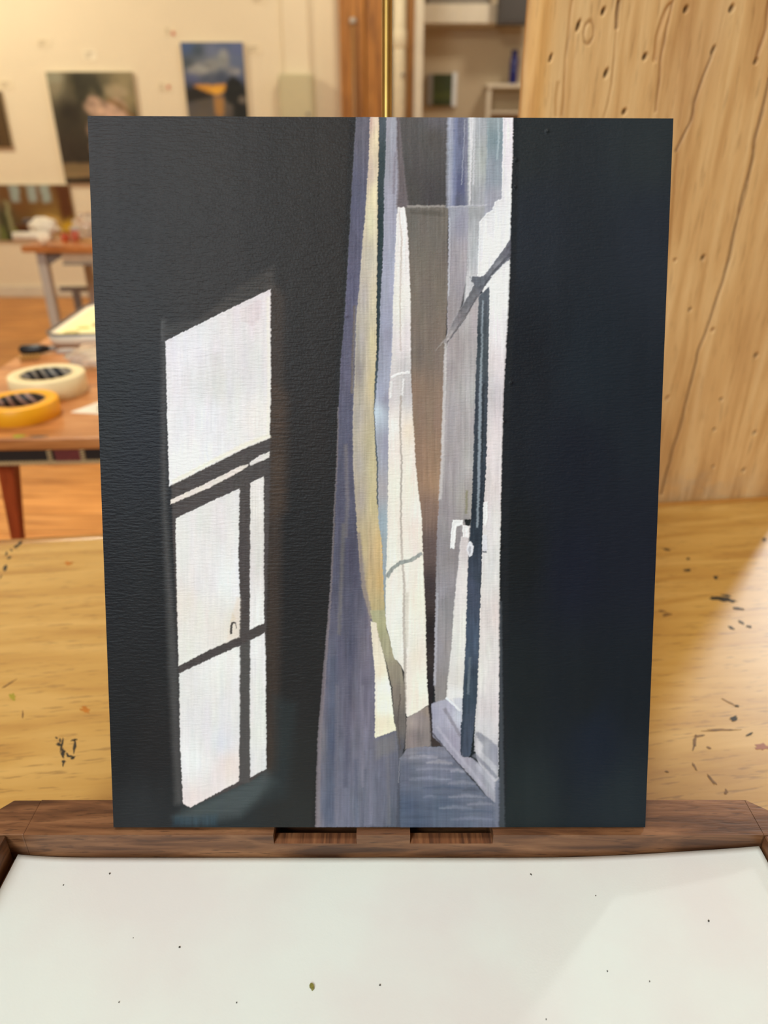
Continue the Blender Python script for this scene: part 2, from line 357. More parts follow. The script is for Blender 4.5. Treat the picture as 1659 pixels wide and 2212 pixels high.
# left double mark
for b in ((133, 1612, 3, 15, 10), (136, 1628, 5, 10, 0), (127, 1608, 6, 3, 30), (130, 1600, 2, 4, 0), (152, 1634, 9, 2, 8), (161, 1612, 3, 14, 3), (160, 1599, 6, 2, -10), (137, 1646, 4, 3, 0), (136, 1653, 1.5, 3, 0), (122, 1594, 3, 1.5, 20), (158, 1637, 5, 3, -20), (145, 1629, 4, 2, 40)):
    blot(*b)
for b in ((41, 1176, 9, 3, -50), (33, 1181, 5, 2, -40), (20, 1205, 5, 2.5, -30), (11, 1228, 9, 3.5, -55), (2, 1246, 5, 1.2, -55), (14, 1196, 2.5, 4, 10), (24, 1188, 2, 3, -40)): blot(*b)
for b in ((1556, 1294, 20, 5, 8), (1580, 1298, 12, 3.5, 6), (1596, 1315, 14, 2.5, 8), (1570, 1287, 10, 2, 8), (1580, 1357, 6, 3, 28), (1618, 1354, 6, 2.5, 5), (1601, 1345, 6, 2.5, 30), (1546, 1248, 6, 3.5, -10), (1484, 1232, 7, 3, 0), (1486, 1207, 4, 2, 0), (1585, 1552, 9, 5, -12), (1592, 1525, 4, 2.5, 0), (1618, 1587, 8, 2, -25), (1651, 1166, 4, 3, 0), (1440, 1187, 8, 1.5, 10)): blot(*b)
for b in ((1576, 1518, 16, 1.3, 28), (1500, 1655, 9, 2.5, 60), (1537, 1685, 13, 3, 48), (1510, 1590, 10, 2, -8), (1560, 1577, 38, 2.0, -2), (1500, 1605, 4, 14, 10), (1530, 1615, 5, 2, 20), (1430, 1320, 9, 2, 5), (1440, 1328, 9, 3, 0), (1440, 1667, 4, 2, 0), (1568, 1712, 4, 6, 0)): blot(*b, mat=inkb)
orange = plain('orange_stain', (196, 120, 34), .4, 0, .15, 100); green = plain('green_stain', (166, 150, 44), .4, 0, .15, 100); rose = plain('rose_stain', (160, 100, 74), .4)
blot(185, 1534, 10, 6, 10, orange); blot(147, 1217, 9, 4, 0, orange); blot(27, 1505, 7, 8, 0, green); blot(1648, 1614, 14, 7, 5, rose)
blot(20, 1477, 16, 1.4, -32, inkb); blot(49, 1545, 1.5, 8, 0, inkb)

# ------------------------------------------------------------------ rough timber partition behind the desk
PF = .003
def face(px, py):
    """pixel -> (s along desk edge, z) on the timber's front face"""
    d = ray(px, py); o = Vector((0, 0, CAMZ)); pn = dy
    t = ((D0 + dy * PF) - o).dot(pn) / d.dot(pn); p = o + d * t
    return ((p - D0).dot(dx), p.z)
s0 = face(1131, 200)[0]; s1 = .508
zs = np.concatenate([np.linspace(0, .70, 8)[:-1], np.linspace(.70, 1.30, 560), np.linspace(1.30, 2.5, 16)[1:]])
ss = np.linspace(s0, s1, 380)
S, Z = np.meshgrid(ss, zs)
dep = np.zeros_like(S); dark = np.ones(S.shape + (3,))
def seg_d(pts, wob=0, seed=0):
    d2 = np.full(S.shape, 9.0); SS = S + wob * (vn(S*40, Z*60, seed) - .5)
    for (a, b), (c, e) in zip(pts[:-1], pts[1:]):
        ex, ez = c - a, e - b; L = ex*ex + ez*ez + 1e-12
        t = np.clip(((SS - a)*ex + (Z - b)*ez) / L, 0, 1); d2 = np.minimum(d2, (SS - a - t*ex)**2 + (Z - b - t*ez)**2)
    return np.sqrt(d2)
def crack(px_pts, wd, dp, tint=(.30, .22, .15), wob=.002, seed=0):
    global dep, dark
    d = seg_d([face(*p) for p in px_pts], wob, seed)
    a = np.exp(-(d / wd)**2); dep += a * dp; dark *= 1 - a[..., None] * (1 - np.array(tint))
crack([(1662, 170), (1645, 250), (1634, 300), (1617, 385), (1598, 450), (1578, 560), (1550, 640), (1525, 720), (1508, 765), (1490, 840), (1475, 900), (1450, 985), (1430, 1068)], .0011, .004, (.28, .19, .12), .002, 1)
crack([(1630, 320), (1613, 420), (1585, 500), (1565, 590)], .0007, .002, (.5, .4, .3), .001, 2)
crack([(1543, 105), (1520, 165), (1500, 228), (1490, 260), (1475, 300), (1462, 326)], .0008, .0025, (.42, .32, .22), .003, 3)
crack([(1662, 2), (1656, 60), (1640, 110), (1634, 132)], .0012, .002, (.55, .42, .3), .003, 4)
crack([(1452, 0), (1440, 60), (1428, 130), (1416, 240)], .0009, .0018, (.55, .42, .3), .003, 5)
crack([(1448, 10), (1436, 40), (1424, 85), (1415, 130)], .0016, .0025, (.72, .6, .46), .006, 6)
crack([(1338, 2), (1332, 60)], .0012, .004, (.3, .2, .12), .002, 7)
crack([(1332, 60), (1322, 180), (1305, 260)], .0008, .001, (.7, .58, .44), .002, 8)
crack([(1236, 0), (1222, 120), (1214, 250)], .0009, .001, (.72, .6, .46), .003, 9)
crack([(1462, 326), (1440, 620), (1430, 760)], .0008, .0008, (.75, .64, .5), .003, 10)
crack([(1205, 180), (1200, 250)], .0016, .0008, (.75, .64, .5), .004, 12)
def hole(px, py, r=1, el=1.6, tint=(.16, .1, .06)):
    global dep, dark
    s_, z_ = face(px, py); q = np.sqrt((S - s_ - .25*(Z - z_))**2 + ((Z - z_) / el)**2)
    a = np.exp(-(q / (.0017 * r))**4); dep += a * .006; dark *= 1 - a[..., None] * (1 - np.array(tint))
for h in ((1304, 24, .9, 1.9), (1482, 20, 1, 1.6), (1581, 18, 1.1, 1.6), (1394, 122, 1, 1.6), (1310, 158, .9, 2.4), (1349, 241, 1, 1.4), (1633, 133, .9, 1.6), (1541, 108, .8, 2.5), (1250, 55, .8, 3), (1190, 125, .6, 3),
          (1519, 557, 1.0, 1.6), (1491, 669, .8, 1.5), (1634, 768, 1.1, 1.5), (1558, 863, .9, 1.3), (1543, 928, .9, 1.2), (1631, 935, 1.1, 1.3), (1541, 1008, .8, 1.2), (1607, 1016, 1.1, 1.3), (1442, 860, .8, 2, (.5, .28, .1)), (1540, 713, 1, 1.3, (.6, .4, .2)), (1459, 562, .7, 1.3, (.6, .45, .3))):
    hole(*h)
# ring shaped knot
s_, z_ = face(1272, 70); q = np.sqrt(((S - s_) * 1.9)**2 + (Z - z_)**2) + .0015 * (vn(S*400, Z*400, 3) - .5)
a = np.exp(-((q - .0085) / .0016)**2); dep += a * .0012; dark *= 1 - a[..., None] * np.array([.35, .45, .55])
# old grey plaster smear near the desk and weathered patches
sm = np.clip(fb(S*60, Z*110, 21) * 2.2 - .7, 0, 1) * np.exp(-((S - face(1520, 1045)[0]) / .05)**2 - ((Z - face(1520, 1050)[1]) / .02)**2)
dark *= 1 - sm[..., None] * np.array([.22, .14, -.12])
pt = np.clip((fb(S*14, Z*5, 33) - .52) * 4, 0, 1); dark *= 1 - pt[..., None] * np.array([.12, .16, .16])
dep += .0009 * (fb(S*170, Z*7, 40) - .5) + .0006 * (fb(S*30, Z*10, 41) - .5)
edge = np.exp(-((S - s0) / .006)**2); dep += edge * .005 + edge * .003 * (vn(S*10, Z*40, 9) - .5)
edge2 = np.exp(-((S - s0 - .012) / .010)**2); dark *= 1 - edge2[..., None] * np.array([-.04, .06, .28])
V = np.zeros(S.shape + (3,)); V[..., 0] = S; V[..., 1] = PF + dep; V[..., 2] = Z
tp = thing('timber_partition', 'rough sawn honey coloured timber panel with cracks and nail holes behind the desk', 'partition', (D0.x, D0.y, 0), (0, 0, DROT))
me = grid_mesh('timber_face', V, len(ss), len(zs), dark); me.materials.append(M['timber'])
me.flip_normals() if me.polygons[0].normal.y > 0 else None
link(bpy.data.objects.new('timber_face', me), tp)
M['timber_b'] = wood('timber_back', (172, 122, 68), (206, 158, 100), (222, 178, 118), (15, 15, 1.5), 3.4, .62, .35, 30, .3)
boxo('timber_back', (s0 + .001, s1, PF + .007, PF + .018, 0, 2.5), M['timber_b'], tp, bevel=.003)

# ------------------------------------------------------------------ paint box (pochade) on the desk
RZ = CAMZ - .31835                       # rail top
yb = at_z(830, 1728, RZ).y; yf = at_z(830, 1804, RZ).y
PZ = at_y(830, 1851, yf).z              # paper level at the rail foot
XI0 = at_z(14, 1802, RZ).x; XI1 = at_z(1652, 1808, RZ).x
XO0, XO1 = XI0 - .018, XI1 + .018
YF = -.03
pb = thing('paint_box', 'open walnut wooden paint box easel with notched ledge and brass rod', 'easel', (0, 0, DZ))
z0 = 0.004; zt = RZ - DZ
ch = .013
def rail_piece(xa, xb, top, bot=z0, y0=yf, y1=yb, name='back_rail', mat=None, bevel=.0007):
    return boxo(name, (xa, xb, y0, y1, bot, top), mat or M['walnut'], pb, bevel)
nx = [at_z(590, 1804, RZ).x, at_z(770, 1804, RZ).x, at_z(886, 1804, RZ).x, at_z(1066, 1804, RZ).x]
nd = .0066
# back rail: one mesh, shallow notch at the front, open slot behind it under the painting
ys_ = at_z(830, 1800, RZ - nd).y
bm = BM()
for y0_, y1_, dd in ((yf, ys_, nd), (ys_, yb - .0035, zt - z0 - .012), (yb - .0035, yb, 0.0)):
    if dd: prof = [(XO0 + .027, z0), (XI1, z0), (XI1, zt), (nx[3], zt), (nx[3], zt - dd), (nx[2], zt - dd), (nx[2], zt), (nx[1], zt), (nx[1], zt - dd), (nx[0], zt - dd), (nx[0], zt), (XO0 + .027, zt)]
    else: prof = [(XO0 + .027, z0), (XI1, z0), (XI1, zt), (XO0 + .027, zt)]
    va = [bm.verts.new((x, y0_, z)) for x, z in prof]; vb = [bm.verts.new((x, y1_, z)) for x, z in prof]
    n = len(prof); bm.faces.new(va); bm.faces.new(vb[::-1])
    for i in range(n): bm.faces.new((va[i], vb[i], vb[(i+1) % n], va[(i+1) % n]))
br = obj('back_rail', bm, M['walnut'], pb)
for k in (0, 2):
    boxo('notch_lining', (nx[k] + .0002, nx[k+1] - .0002, yf + .0001, ys_, zt - nd - .001, zt - nd + .0003), M['walnut_cut'], br)
# corner pieces with clipped corners
obj('corner_block', prism(BM(), [(XO0 + .0269, yf), (XO0 + .0269, yb), (at_z(32, 1726, RZ).x, yb), (XO0, yb - ch), (XO0, yf)], z0, zt), M['walnut'], pb, bevel=.0008)
obj('corner_block', prism(BM(), [(XI1 + .0003, yf), (XI1 + .0003, yb), (at_z(1612, 1732, RZ).x, yb), (XO1, yb - ch), (XO1, yf)], z0, zt), M['walnut'], pb)
boxo('side_rail', (XO0, XI0, YF, yf - .0003, z0, zt), M['walnut_y'], pb, .001)
boxo('side_rail', (XI1, XO1, YF, yf - .0003, z0, zt), M['walnut_y'], pb, .001)
boxo('front_rail', (XI0 + .0002, XI1 - .0002, YF, YF + .015, z0, zt), M['walnut'], pb, .001)
boxo('palette_base', (XI0 + .0003, XI1 - .0003, YF + .0153, yf - .0003, z0, PZ - DZ - .0012), M['walnut'], pb)
for fx in (XO0 + .03, XO1 - .03):
    for fy in (YF + .03, yb - .03): obj('foot', lathe(BM(), [(.008, 0), (.009, .002), (.008, .0042)], 14, (fx, fy, 0)), M['black'], pb)

# ------------------------------------------------------------------ the painting on its panel
PW, PH = .2794, .3556
PLOC = Vector((-.00218, .25747, CAMZ - .31708)); PROT = (-.37392, .00365, .00348)
pm = Matrix.Translation(PLOC) @ (Matrix.Rotation(PROT[2], 4, 'Z') @ Matrix.Rotation(PROT[1], 4, 'Y') @ Matrix.Rotation(PROT[0], 4, 'X'))
paint = thing('canvas_painting', 'dark oil painting of window light and a curtain standing on the walnut easel ledge', 'painting', PLOC, PROT)
NU, NV = 880, 1110
u = np.linspace(-PW/2, PW/2, NU); v = np.linspace(PH, 0, NV)
U, Vv = np.meshgrid(u, v)
# picture coordinates: photo pixels of the four corners, carried by the homography of the flat panel
src = np.array([[-PW/2, PH], [PW/2, PH], [-PW/2, 0], [PW/2, 0]]); dst = np.array([[188, 249.], [1453, 258], [247, 1785], [1395, 1788]])
A = []; bb = []
for (a_, b_), (c_, d_) in zip(src, dst):
    A += [[a_, b_, 1, 0, 0, 0, -c_*a_, -c_*b_], [0, 0, 0, a_, b_, 1, -d_*a_, -d_*b_]]; bb += [c_, d_]
hh = np.linalg.solve(np.array(A), np.array(bb))
den = hh[6]*U + hh[7]*Vv + 1
PX = (hh[0]*U + hh[1]*Vv + hh[2]) / den; PY = (hh[3]*U + hh[4]*Vv + hh[5]) / den
cv = Canvas(PX, PY, (40, 40, 42), 1.1, 5)
DARK = [(200, 260, (52, 51, 54)), (450, 300, (50, 49, 50)), (700, 300, (48, 47, 47)), (230, 600, (44, 45, 50)), (450, 560, (46, 45, 47)), (690, 560, (44, 43, 44)), (230, 900, (33, 38, 45)), (300, 950, (32, 37, 48)),
        (650, 900, (40, 39, 41)), (250, 1250, (31, 35, 42)), (310, 1300, (34, 38, 44)), (630, 1200, (34, 36, 40)), (260, 1600, (32, 36, 41)), (330, 1600, (36, 38, 42)), (640, 1500, (38, 40, 43)), (300, 1770, (42, 48, 54)), (480, 1775, (40, 50, 56)), (640, 1760, (42, 47, 49)), (660, 1650, (40, 44, 46)),
        (1140, 290, (42, 44, 47)), (1400, 300, (44, 48, 52)), (1160, 500, (38, 41, 50)), (1400, 520, (38, 42, 52)), (1130, 800, (28, 30, 37)), (1280, 800, (31, 37, 46)), (1400, 900, (30, 35, 44)), (1250, 1000, (26, 29, 40)), (1120, 1200, (26, 28, 31)), (1240, 1230, (25, 28, 42)), (1380, 1200, (28, 31, 43)),
        (1120, 1500, (30, 34, 37)), (1260, 1500, (27, 31, 36)), (1370, 1500, (26, 31, 38)), (1290, 1600, (26, 33, 46)), (1130, 1740, (36, 42, 44)), (1350, 1740, (34, 41, 47)), (840, 1000, (36, 36, 38))]
DARK = [(x_, y_, tuple(np.array(c_) * (np.array((.88, .95, .95)) if x_ > 1100 else np.array((.96, .88, .82))))) for x_, y_, c_ in DARK]
cv.C = cv.idw(DARK, PX, PY, 1.0, .6, 3.0)  # dark pigment gradient, with some gloss sheen painted into its lighter tones
cv.C *= (1 + .10 * (fb(PX/26, PY/170, 77, 3) - .5) * 2)[..., None]
P, RB, LN, EL = cv.poly, cv.rib, cv.line, cv.ell
# halos in the paint round the light patches
BR = (64, 52, 44)
P([(580, 600), (612, 640), (606, 1300), (600, 1660), (570, 1690), (575, 900)], BR, f=14, op=.75, st=.1)
P([(585, 820), (622, 850), (618, 1100), (585, 1120)], (74, 56, 42), f=16, op=.5, st=.2, dirn='h', sw=2)
P([(350, 690), (357, 690), (360, 1100), (386, 1440), (397, 1735), (380, 1735), (366, 1440), (350, 1050)], (78, 76, 76), f=9, op=.75)
P([(520, 615), (590, 575), (592, 625), (400, 715)], (70, 64, 60), f=9, op=.5, dirn='h', st=.3, sw=2)
P([(440, 690), (360, 735), (352, 700)], (66, 63, 62), f=7, op=.5, dirn='h', st=.3, sw=2)
P([(348, 690), (351, 690), (352, 735), (348, 735)], (80, 78, 78), f=2, op=.6)
P([(400, 1750), (575, 1665), (600, 1690), (520, 1760), (430, 1775), (380, 1765)], (74, 83, 84), f=16, op=.8, dirn='h')
P([(375, 1762), (470, 1758), (470, 1782), (375, 1782)], (46, 70, 84), f=8, op=.5, st=.2)
P([(592, 1500), (640, 1520), (620, 1720), (560, 1740), (596, 1640)], (44, 52, 54), f=16, op=.6)
# the window light on the wall
SH = (72, 65, 64); WH = (226, 224, 226); WW = (226, 222, 216)
P([(360, 735), (584, 628), (584, 1030), (576, 1340), (578, 1660), (545, 1685), (412, 1742), (397, 1735), (387, 1440), (372, 1100)], SH, f=3, st=.08)
W1 = [(400, 760, (222, 220, 228)), (560, 660, (220, 210, 214)), (440, 900, (224, 223, 230)), (520, 800, (216, 212, 214)), (560, 900, (228, 224, 220)), (400, 1000, (230, 229, 232)), (470, 830, (212, 210, 210))]
P([(357, 736), (470, 679), (584, 624), (585, 800), (583, 946), (531, 967), (450, 1007), (366, 1049), (361, 880)], W1, f=1.5, st=.035, h=1.0)
LN([(372, 1040), (450, 1000), (531, 960), (582, 940)], 9, (236, 228, 206), f=4, op=.7, st=.02, h=.8)
LN([(579, 640), (580, 800), (579, 940)], 7, (234, 228, 214), f=3, op=.6, h=.8)
P([(520, 668), (560, 646), (566, 650), (560, 690), (545, 705), (518, 690)], (214, 198, 202), f=4, op=.6, st=.08)
P([(455, 765), (478, 760), (484, 830), (470, 880), (458, 830)], (208, 206, 204), f=6, op=.5)
P([(369, 1078), (450, 1041), (519, 1006), (537, 1002), (536, 1005), (519, 1018), (450, 1054), (369, 1088)], (226, 214, 206), f=1.4, h=.8, dirn='h')
P([(539, 998), (560, 984), (582, 975), (582, 988), (560, 997), (541, 1005)], (218, 212, 208), f=1.4, h=.8, dirn='h')
EL(528, 977, 8, 7, SH, f=2)
W2 = [(390, 1130, (226, 222, 222)), (450, 1130, (220, 216, 216)), (390, 1300, (224, 216, 206)), (440, 1250, (222, 219, 218)), (490, 1250, (228, 229, 232)), (500, 1360, (224, 216, 206)), (420, 1400, (224, 220, 214))]
P([(380, 1119), (450, 1085), (512, 1057), (518, 1055), (516, 1193), (519, 1290), (518, 1374), (450, 1404), (387, 1437), (383, 1280)], W2, f=1.5, st=.03, h=1.0)
P([(512, 1290), (519, 1290), (518, 1374), (490, 1385), (495, 1360)], (222, 206, 190), f=4, op=.6)
P([(541, 1043), (556, 1035), (570, 1029), (571, 1193), (571, 1345), (555, 1352), (540, 1360), (541, 1193)], [(555, 1050, (224, 220, 216)), (555, 1180, (214, 208, 206)), (555, 1330, (228, 226, 224))], f=1.5, st=.05, h=1.0)
P([(388, 1453), (450, 1425), (505, 1400), (520, 1394), (520, 1500), (518, 1686), (470, 1712), (413, 1742), (397, 1735), (390, 1590)],
  [(400, 1500, (220, 217, 214)), (480, 1430, (228, 226, 224)), (450, 1550, (220, 218, 219)), (420, 1640, (228, 227, 228)), (500, 1650, (226, 210, 204)), (480, 1600, (214, 214, 220)), (420, 1730, (224, 210, 206))], f=1.7, st=.03, h=1.0)
P([(541, 1383), (560, 1373), (573, 1366), (575, 1400), (576, 1560), (577, 1659), (556, 1670), (542, 1679), (540, 1560)], [(555, 1400, (224, 222, 222)), (560, 1560, (222, 220, 214)), (560, 1650, (216, 213, 214))], f=1.7, st=.04, h=1.0)
P([(519, 1394), (541, 1380), (541, 1690), (520, 1690)], (78, 76, 74), f=3, op=.8)
P([(503, 1321), (510, 1335), (506, 1340), (498, 1345)], (218, 202, 182), f=2)
LN([(500, 1368), (500, 1352), (503, 1345), (510, 1343)], [5, 5, 5, 3], (74, 68, 64), f=1.2)
LN([(510, 1344), (511, 1356)], 2, (120, 110, 104), f=1)
# curtain, from left to right
RB([(246, 754, 770), (400, 748, 762), (640, 738, 752), (900, 714, 732), (1200, 704, 716), (1500, 690, 704), (1786, 676, 690)], (34, 33, 34), f=7, op=.8)
PUR = [(780, 260, (98, 94, 108)), (765, 450, (84, 84, 108)), (755, 640, (88, 86, 112)), (745, 800, (90, 88, 112)), (740, 950, (84, 84, 106)), (740, 1100, (82, 82, 104)), (735, 1250, (78, 78, 98)), (760, 1200, (70, 68, 88)), (725, 1400, (92, 92, 112)), (760, 1400, (80, 79, 100)),
       (790, 1400, (112, 106, 122)), (700, 1600, (112, 106, 116)), (715, 1600, (84, 90, 112)), (760, 1550, (104, 100, 116)), (800, 1550, (116, 112, 130)), (705, 1750, (88, 96, 116)), (690, 1770, (116, 112, 124)), (760, 1750, (106, 108, 126)), (820, 1750, (102, 104, 122)), (830, 1650, (104, 104, 122)), (850, 1770, (84, 90, 104))]
RB([(246, 768, 802), (350, 762, 797), (450, 757, 790), (637, 747, 775), (790, 735, 765), (900, 731, 766), (1000, 729, 766), (1117, 724, 775), (1180, 722, 782), (1273, 717, 800), (1400, 706, 812), (1500, 700, 820), (1580, 691, 858), (1650, 688, 864), (1786, 685, 862)], PUR, f=1.6, st=.10, h=.6, ax=1.6, ay=.5, sw=4)
LN([(731, 880), (728, 1000), (722, 1120), (716, 1273), (706, 1400), (699, 1500), (691, 1600), (687, 1786)], [2, 3, 3, 4, 6, 8, 9, 10], (124, 114, 120), f=1.8, op=.75, h=.5)
for (pts, wdt, c, op) in (([(742, 1130), (738, 1250), (733, 1370)], 6, (116, 110, 104), .5), ([(746, 960), (751, 1080), (747, 1160)], 6, (120, 112, 112), .5), ([(760, 1280), (756, 1480), (748, 1700)], 8, (70, 72, 92), .5), ([(720, 1420), (716, 1600), (716, 1780)], 14, (74, 84, 108), .5),
                          ([(782, 1480), (786, 1700)], 6, (130, 124, 140), .4), ([(730, 1480), (728, 1780)], 6, (120, 116, 130), .4), ([(800, 1620), (804, 1780)], 8, (124, 124, 142), .4), ([(770, 1640), (772, 1790)], 6, (78, 86, 106), .5), ([(838, 1610), (842, 1780)], 6, (116, 112, 118), .4), ([(790, 1660), (784, 1790)], 4, (86, 90, 108), .5)):
    LN(pts, wdt * 1.3, c, f=wdt * .6, op=op, st=.12, h=.3)
# beige and yellow fold
YEL = [(808, 255, (226, 202, 178)), (800, 262, (196, 160, 150)), (812, 300, (232, 214, 172)), (800, 380, (196, 174, 160)), (808, 420, (226, 214, 170)), (800, 480, (212, 202, 166)), (795, 560, (190, 180, 164)), (785, 640, (176, 168, 164)), (808, 640, (206, 194, 160)), (780, 740, (170, 162, 158)), (806, 740, (206, 190, 150)), (776, 800, (150, 142, 140)), (805, 830, (212, 192, 142)),
       (775, 900, (172, 164, 156)), (800, 950, (190, 178, 140)), (775, 1000, (172, 162, 152)), (808, 1010, (196, 182, 138)), (780, 1080, (166, 154, 144)), (806, 1090, (192, 176, 128)), (790, 1180, (182, 162, 120)), (820, 1180, (212, 178, 116)), (800, 1240, (190, 164, 112)), (822, 1250, (208, 170, 104)), (815, 1310, (178, 160, 112)), (825, 1340, (164, 156, 112)), (785, 1230, (160, 146, 124))]
RB([(246, 798, 818), (330, 796, 817), (450, 789, 815), (560, 780, 814), (637, 774, 814), (700, 768, 813), (790, 766, 813), (882, 763, 807), (940, 762, 810), (1000, 762, 816), (1085, 768, 815), (1179, 774, 826), (1273, 783, 831), (1336, 800, 832)], YEL, f=1.6, st=.06, h=.9, ax=1.8, ay=.6)
LN([(766, 660), (762, 760), (760, 850)], 5, (116, 104, 92), f=2, op=.7)
RB([(1150, 772, 778), (1260, 780, 790), (1320, 793, 803), (1400, 803, 812)], (122, 112, 120), f=3, op=.7)
# dark teal gap
RB([(246, 818, 834), (330, 817, 833), (400, 815, 829), (500, 815, 828), (637, 813, 822), (760, 813, 818), (850, 808, 813), (900, 808, 812), (960, 810, 816), (1010, 814, 818), (1090, 814, 817)], [(826, 250, (74, 84, 94)), (824, 350, (52, 66, 70)), (820, 500, (36, 54, 58)), (816, 700, (36, 52, 58)), (812, 900, (70, 84, 96))], f=1.3, h=.2)
# lavender fold
RB([(246, 834, 857), (330, 832, 858), (400, 829, 862), (450, 829, 857), (560, 826, 854), (637, 822, 851), (790, 817, 847), (840, 813, 840), (882, 808, 840), (950, 812, 840), (1000, 817, 839), (1054, 817, 838), (1120, 817, 838), (1179, 826, 837), (1305, 831, 836), (1345, 831, 834)],
   [(845, 255, (160, 158, 172)), (848, 350, (150, 148, 162)), (842, 450, (154, 154, 172)), (838, 600, (156, 158, 180)), (828, 700, (152, 156, 180)), (840, 720, (140, 140, 160)), (824, 850, (160, 166, 190)), (835, 860, (136, 134, 154)), (816, 890, (186, 200, 214)), (830, 960, (150, 150, 168)), (828, 1060, (166, 162, 166)), (820, 1130, (150, 166, 180)), (830, 1180, (150, 162, 170)), (833, 1290, (136, 150, 156))], f=1.5, st=.05, h=.8, ax=1.5)
LN([(853, 330), (850, 370), (850, 420)], 5, (120, 110, 122), f=3, op=.6)
# grey panel at the top and brown reveal
P([(857, 246), (967, 246), (966, 350), (964, 448), (878, 448), (872, 400), (864, 330)], [(880, 260, (84, 80, 78)), (930, 300, (82, 77, 74)), (940, 255, (96, 92, 98)), (880, 420, (74, 70, 68)), (950, 430, (70, 66, 68))], f=3, st=.05, h=.3)
RB([(246, 855, 862), (330, 856, 868), (400, 858, 876), (450, 854, 882)], (112, 100, 104), f=3, op=.8)
BRN = [(890, 470, (104, 98, 92)), (940, 500, (112, 104, 96)), (920, 640, (116, 106, 96)), (940, 760, (124, 110, 100)), (900, 760, (112, 100, 92)), (895, 850, (138, 112, 92)), (930, 880, (140, 116, 98)), (920, 980, (150, 118, 94)), (935, 1040, (160, 126, 96)), (925, 1100, (132, 106, 92)), (925, 1180, (96, 80, 78)), (930, 1270, (62, 52, 54)), (930, 1360, (38, 32, 34)), (930, 1500, (34, 30, 34))]
RB([(448, 874, 967), (520, 878, 966), (637, 884, 966), (740, 886, 962), (860, 889, 957), (1000, 896, 956), (1117, 910, 948), (1195, 912, 944), (1273, 917, 943), (1400, 920, 941), (1517, 924, 936), (1570, 929, 938), (1600, 932, 950), (1612, 934, 958)], BRN, f=1.6, st=.05, h=.4, ax=1.2, ay=.8)
LN([(879, 446), (920, 447), (962, 446)], 5, (166, 158, 152), f=2, op=.7, dirn='h', h=.8)
P([(884, 454), (940, 456), (960, 460), (955, 468), (890, 464)], (90, 84, 76), f=3, op=.7)
LN([(966, 250), (964, 350), (965, 450)], 4, (142, 144, 158), f=2, op=.7)
# white sunlit fold
WF = [(862, 470, (232, 226, 226)), (870, 600, (230, 224, 222)), (858, 660, (228, 224, 218)), (875, 740, (224, 214, 216)), (865, 800, (200, 195, 196)), (850, 850, (206, 200, 202)), (880, 850, (196, 190, 192)), (852, 920, (236, 233, 228)), (880, 930, (234, 216, 194)), (855, 1050, (232, 228, 216)), (890, 1050, (236, 222, 206)), (850, 1200, (230, 227, 216)), (892, 1150, (232, 218, 206)), (905, 1100, (236, 230, 220)),
      (855, 1330, (230, 228, 220)), (900, 1300, (234, 226, 210)), (870, 1400, (228, 228, 220)), (900, 1420, (230, 218, 202)), (895, 1500, (232, 220, 204)), (912, 1480, (236, 232, 218))]
RB([(448, 858, 873), (470, 856, 877), (540, 853, 882), (637, 849, 886), (772, 846, 887), (840, 840, 889), (900, 839, 892), (1000, 839, 898), (1060, 838, 904), (1117, 837, 911), (1195, 836, 914), (1305, 833, 919), (1345, 833, 921), (1380, 842, 921), (1420, 851, 922), (1435, 866, 922), (1455, 876, 923), (1523, 877, 926), (1535, 878, 910), (1548, 880, 884)], WF, f=1.5, st=.03, h=1.2, ax=1.4)
LN([(862, 460), (867, 520), (864, 640), (865, 760)], [2, 4, 3, 3], (196, 178, 168), f=1.6, op=.65)
LN([(845, 816), (860, 808), (886, 804)], 5, (238, 236, 236), f=1.4, h=1.6)
LN([(846, 822), (844, 860)], 5, (222, 220, 222), f=1.4, h=1.2)
LN([(872, 818), (869, 855)], 4, (226, 222, 224), f=1.4, h=1.2)
LN([(866, 855), (864, 920), (868, 1000), (866, 1100), (868, 1190), (874, 1260), (873, 1340), (876, 1420), (877, 1540)], [4, 4, 4, 4, 5, 5, 6, 6, 4], (172, 160, 150), f=1.6, op=.8)
LN([(880, 1280), (878, 1400)], 8, (206, 198, 182), f=3, op=.6)
LN([(836, 1246), (850, 1226), (864, 1216), (888, 1210), (912, 1195)], [9, 8, 9, 8, 8], (146, 150, 146), f=1.6, st=.15, h=.9)
# olive edge of the curtain running down
RB([(1318, 800, 832), (1345, 806, 834), (1360, 811, 835), (1380, 820, 842), (1420, 832, 852), (1440, 838, 868), (1485, 848, 875), (1540, 852, 877), (1580, 857, 877), (1612, 860, 874), (1640, 862, 868)], [(825, 1350, (170, 166, 124)), (840, 1400, (164, 158, 124)), (858, 1450, (142, 132, 114)), (862, 1500, (128, 116, 106)), (862, 1560, (104, 96, 92)), (864, 1620, (84, 84, 94))], f=1.5, st=.08, h=.6)
LN([(866, 1500), (860, 1560), (866, 1620)], 3, (84, 74, 70), f=1.5, op=.7)
# brown foot of the white fold
P([(879, 1550), (895, 1542), (926, 1525), (930, 1560), (932, 1612), (876, 1618)], [(890, 1560, (160, 144, 138)), (915, 1550, (132, 122, 124)), (905, 1590, (118, 108, 110)), (885, 1600, (142, 128, 126)), (925, 1540, (150, 134, 120))], f=2.2, st=.08, h=.4)
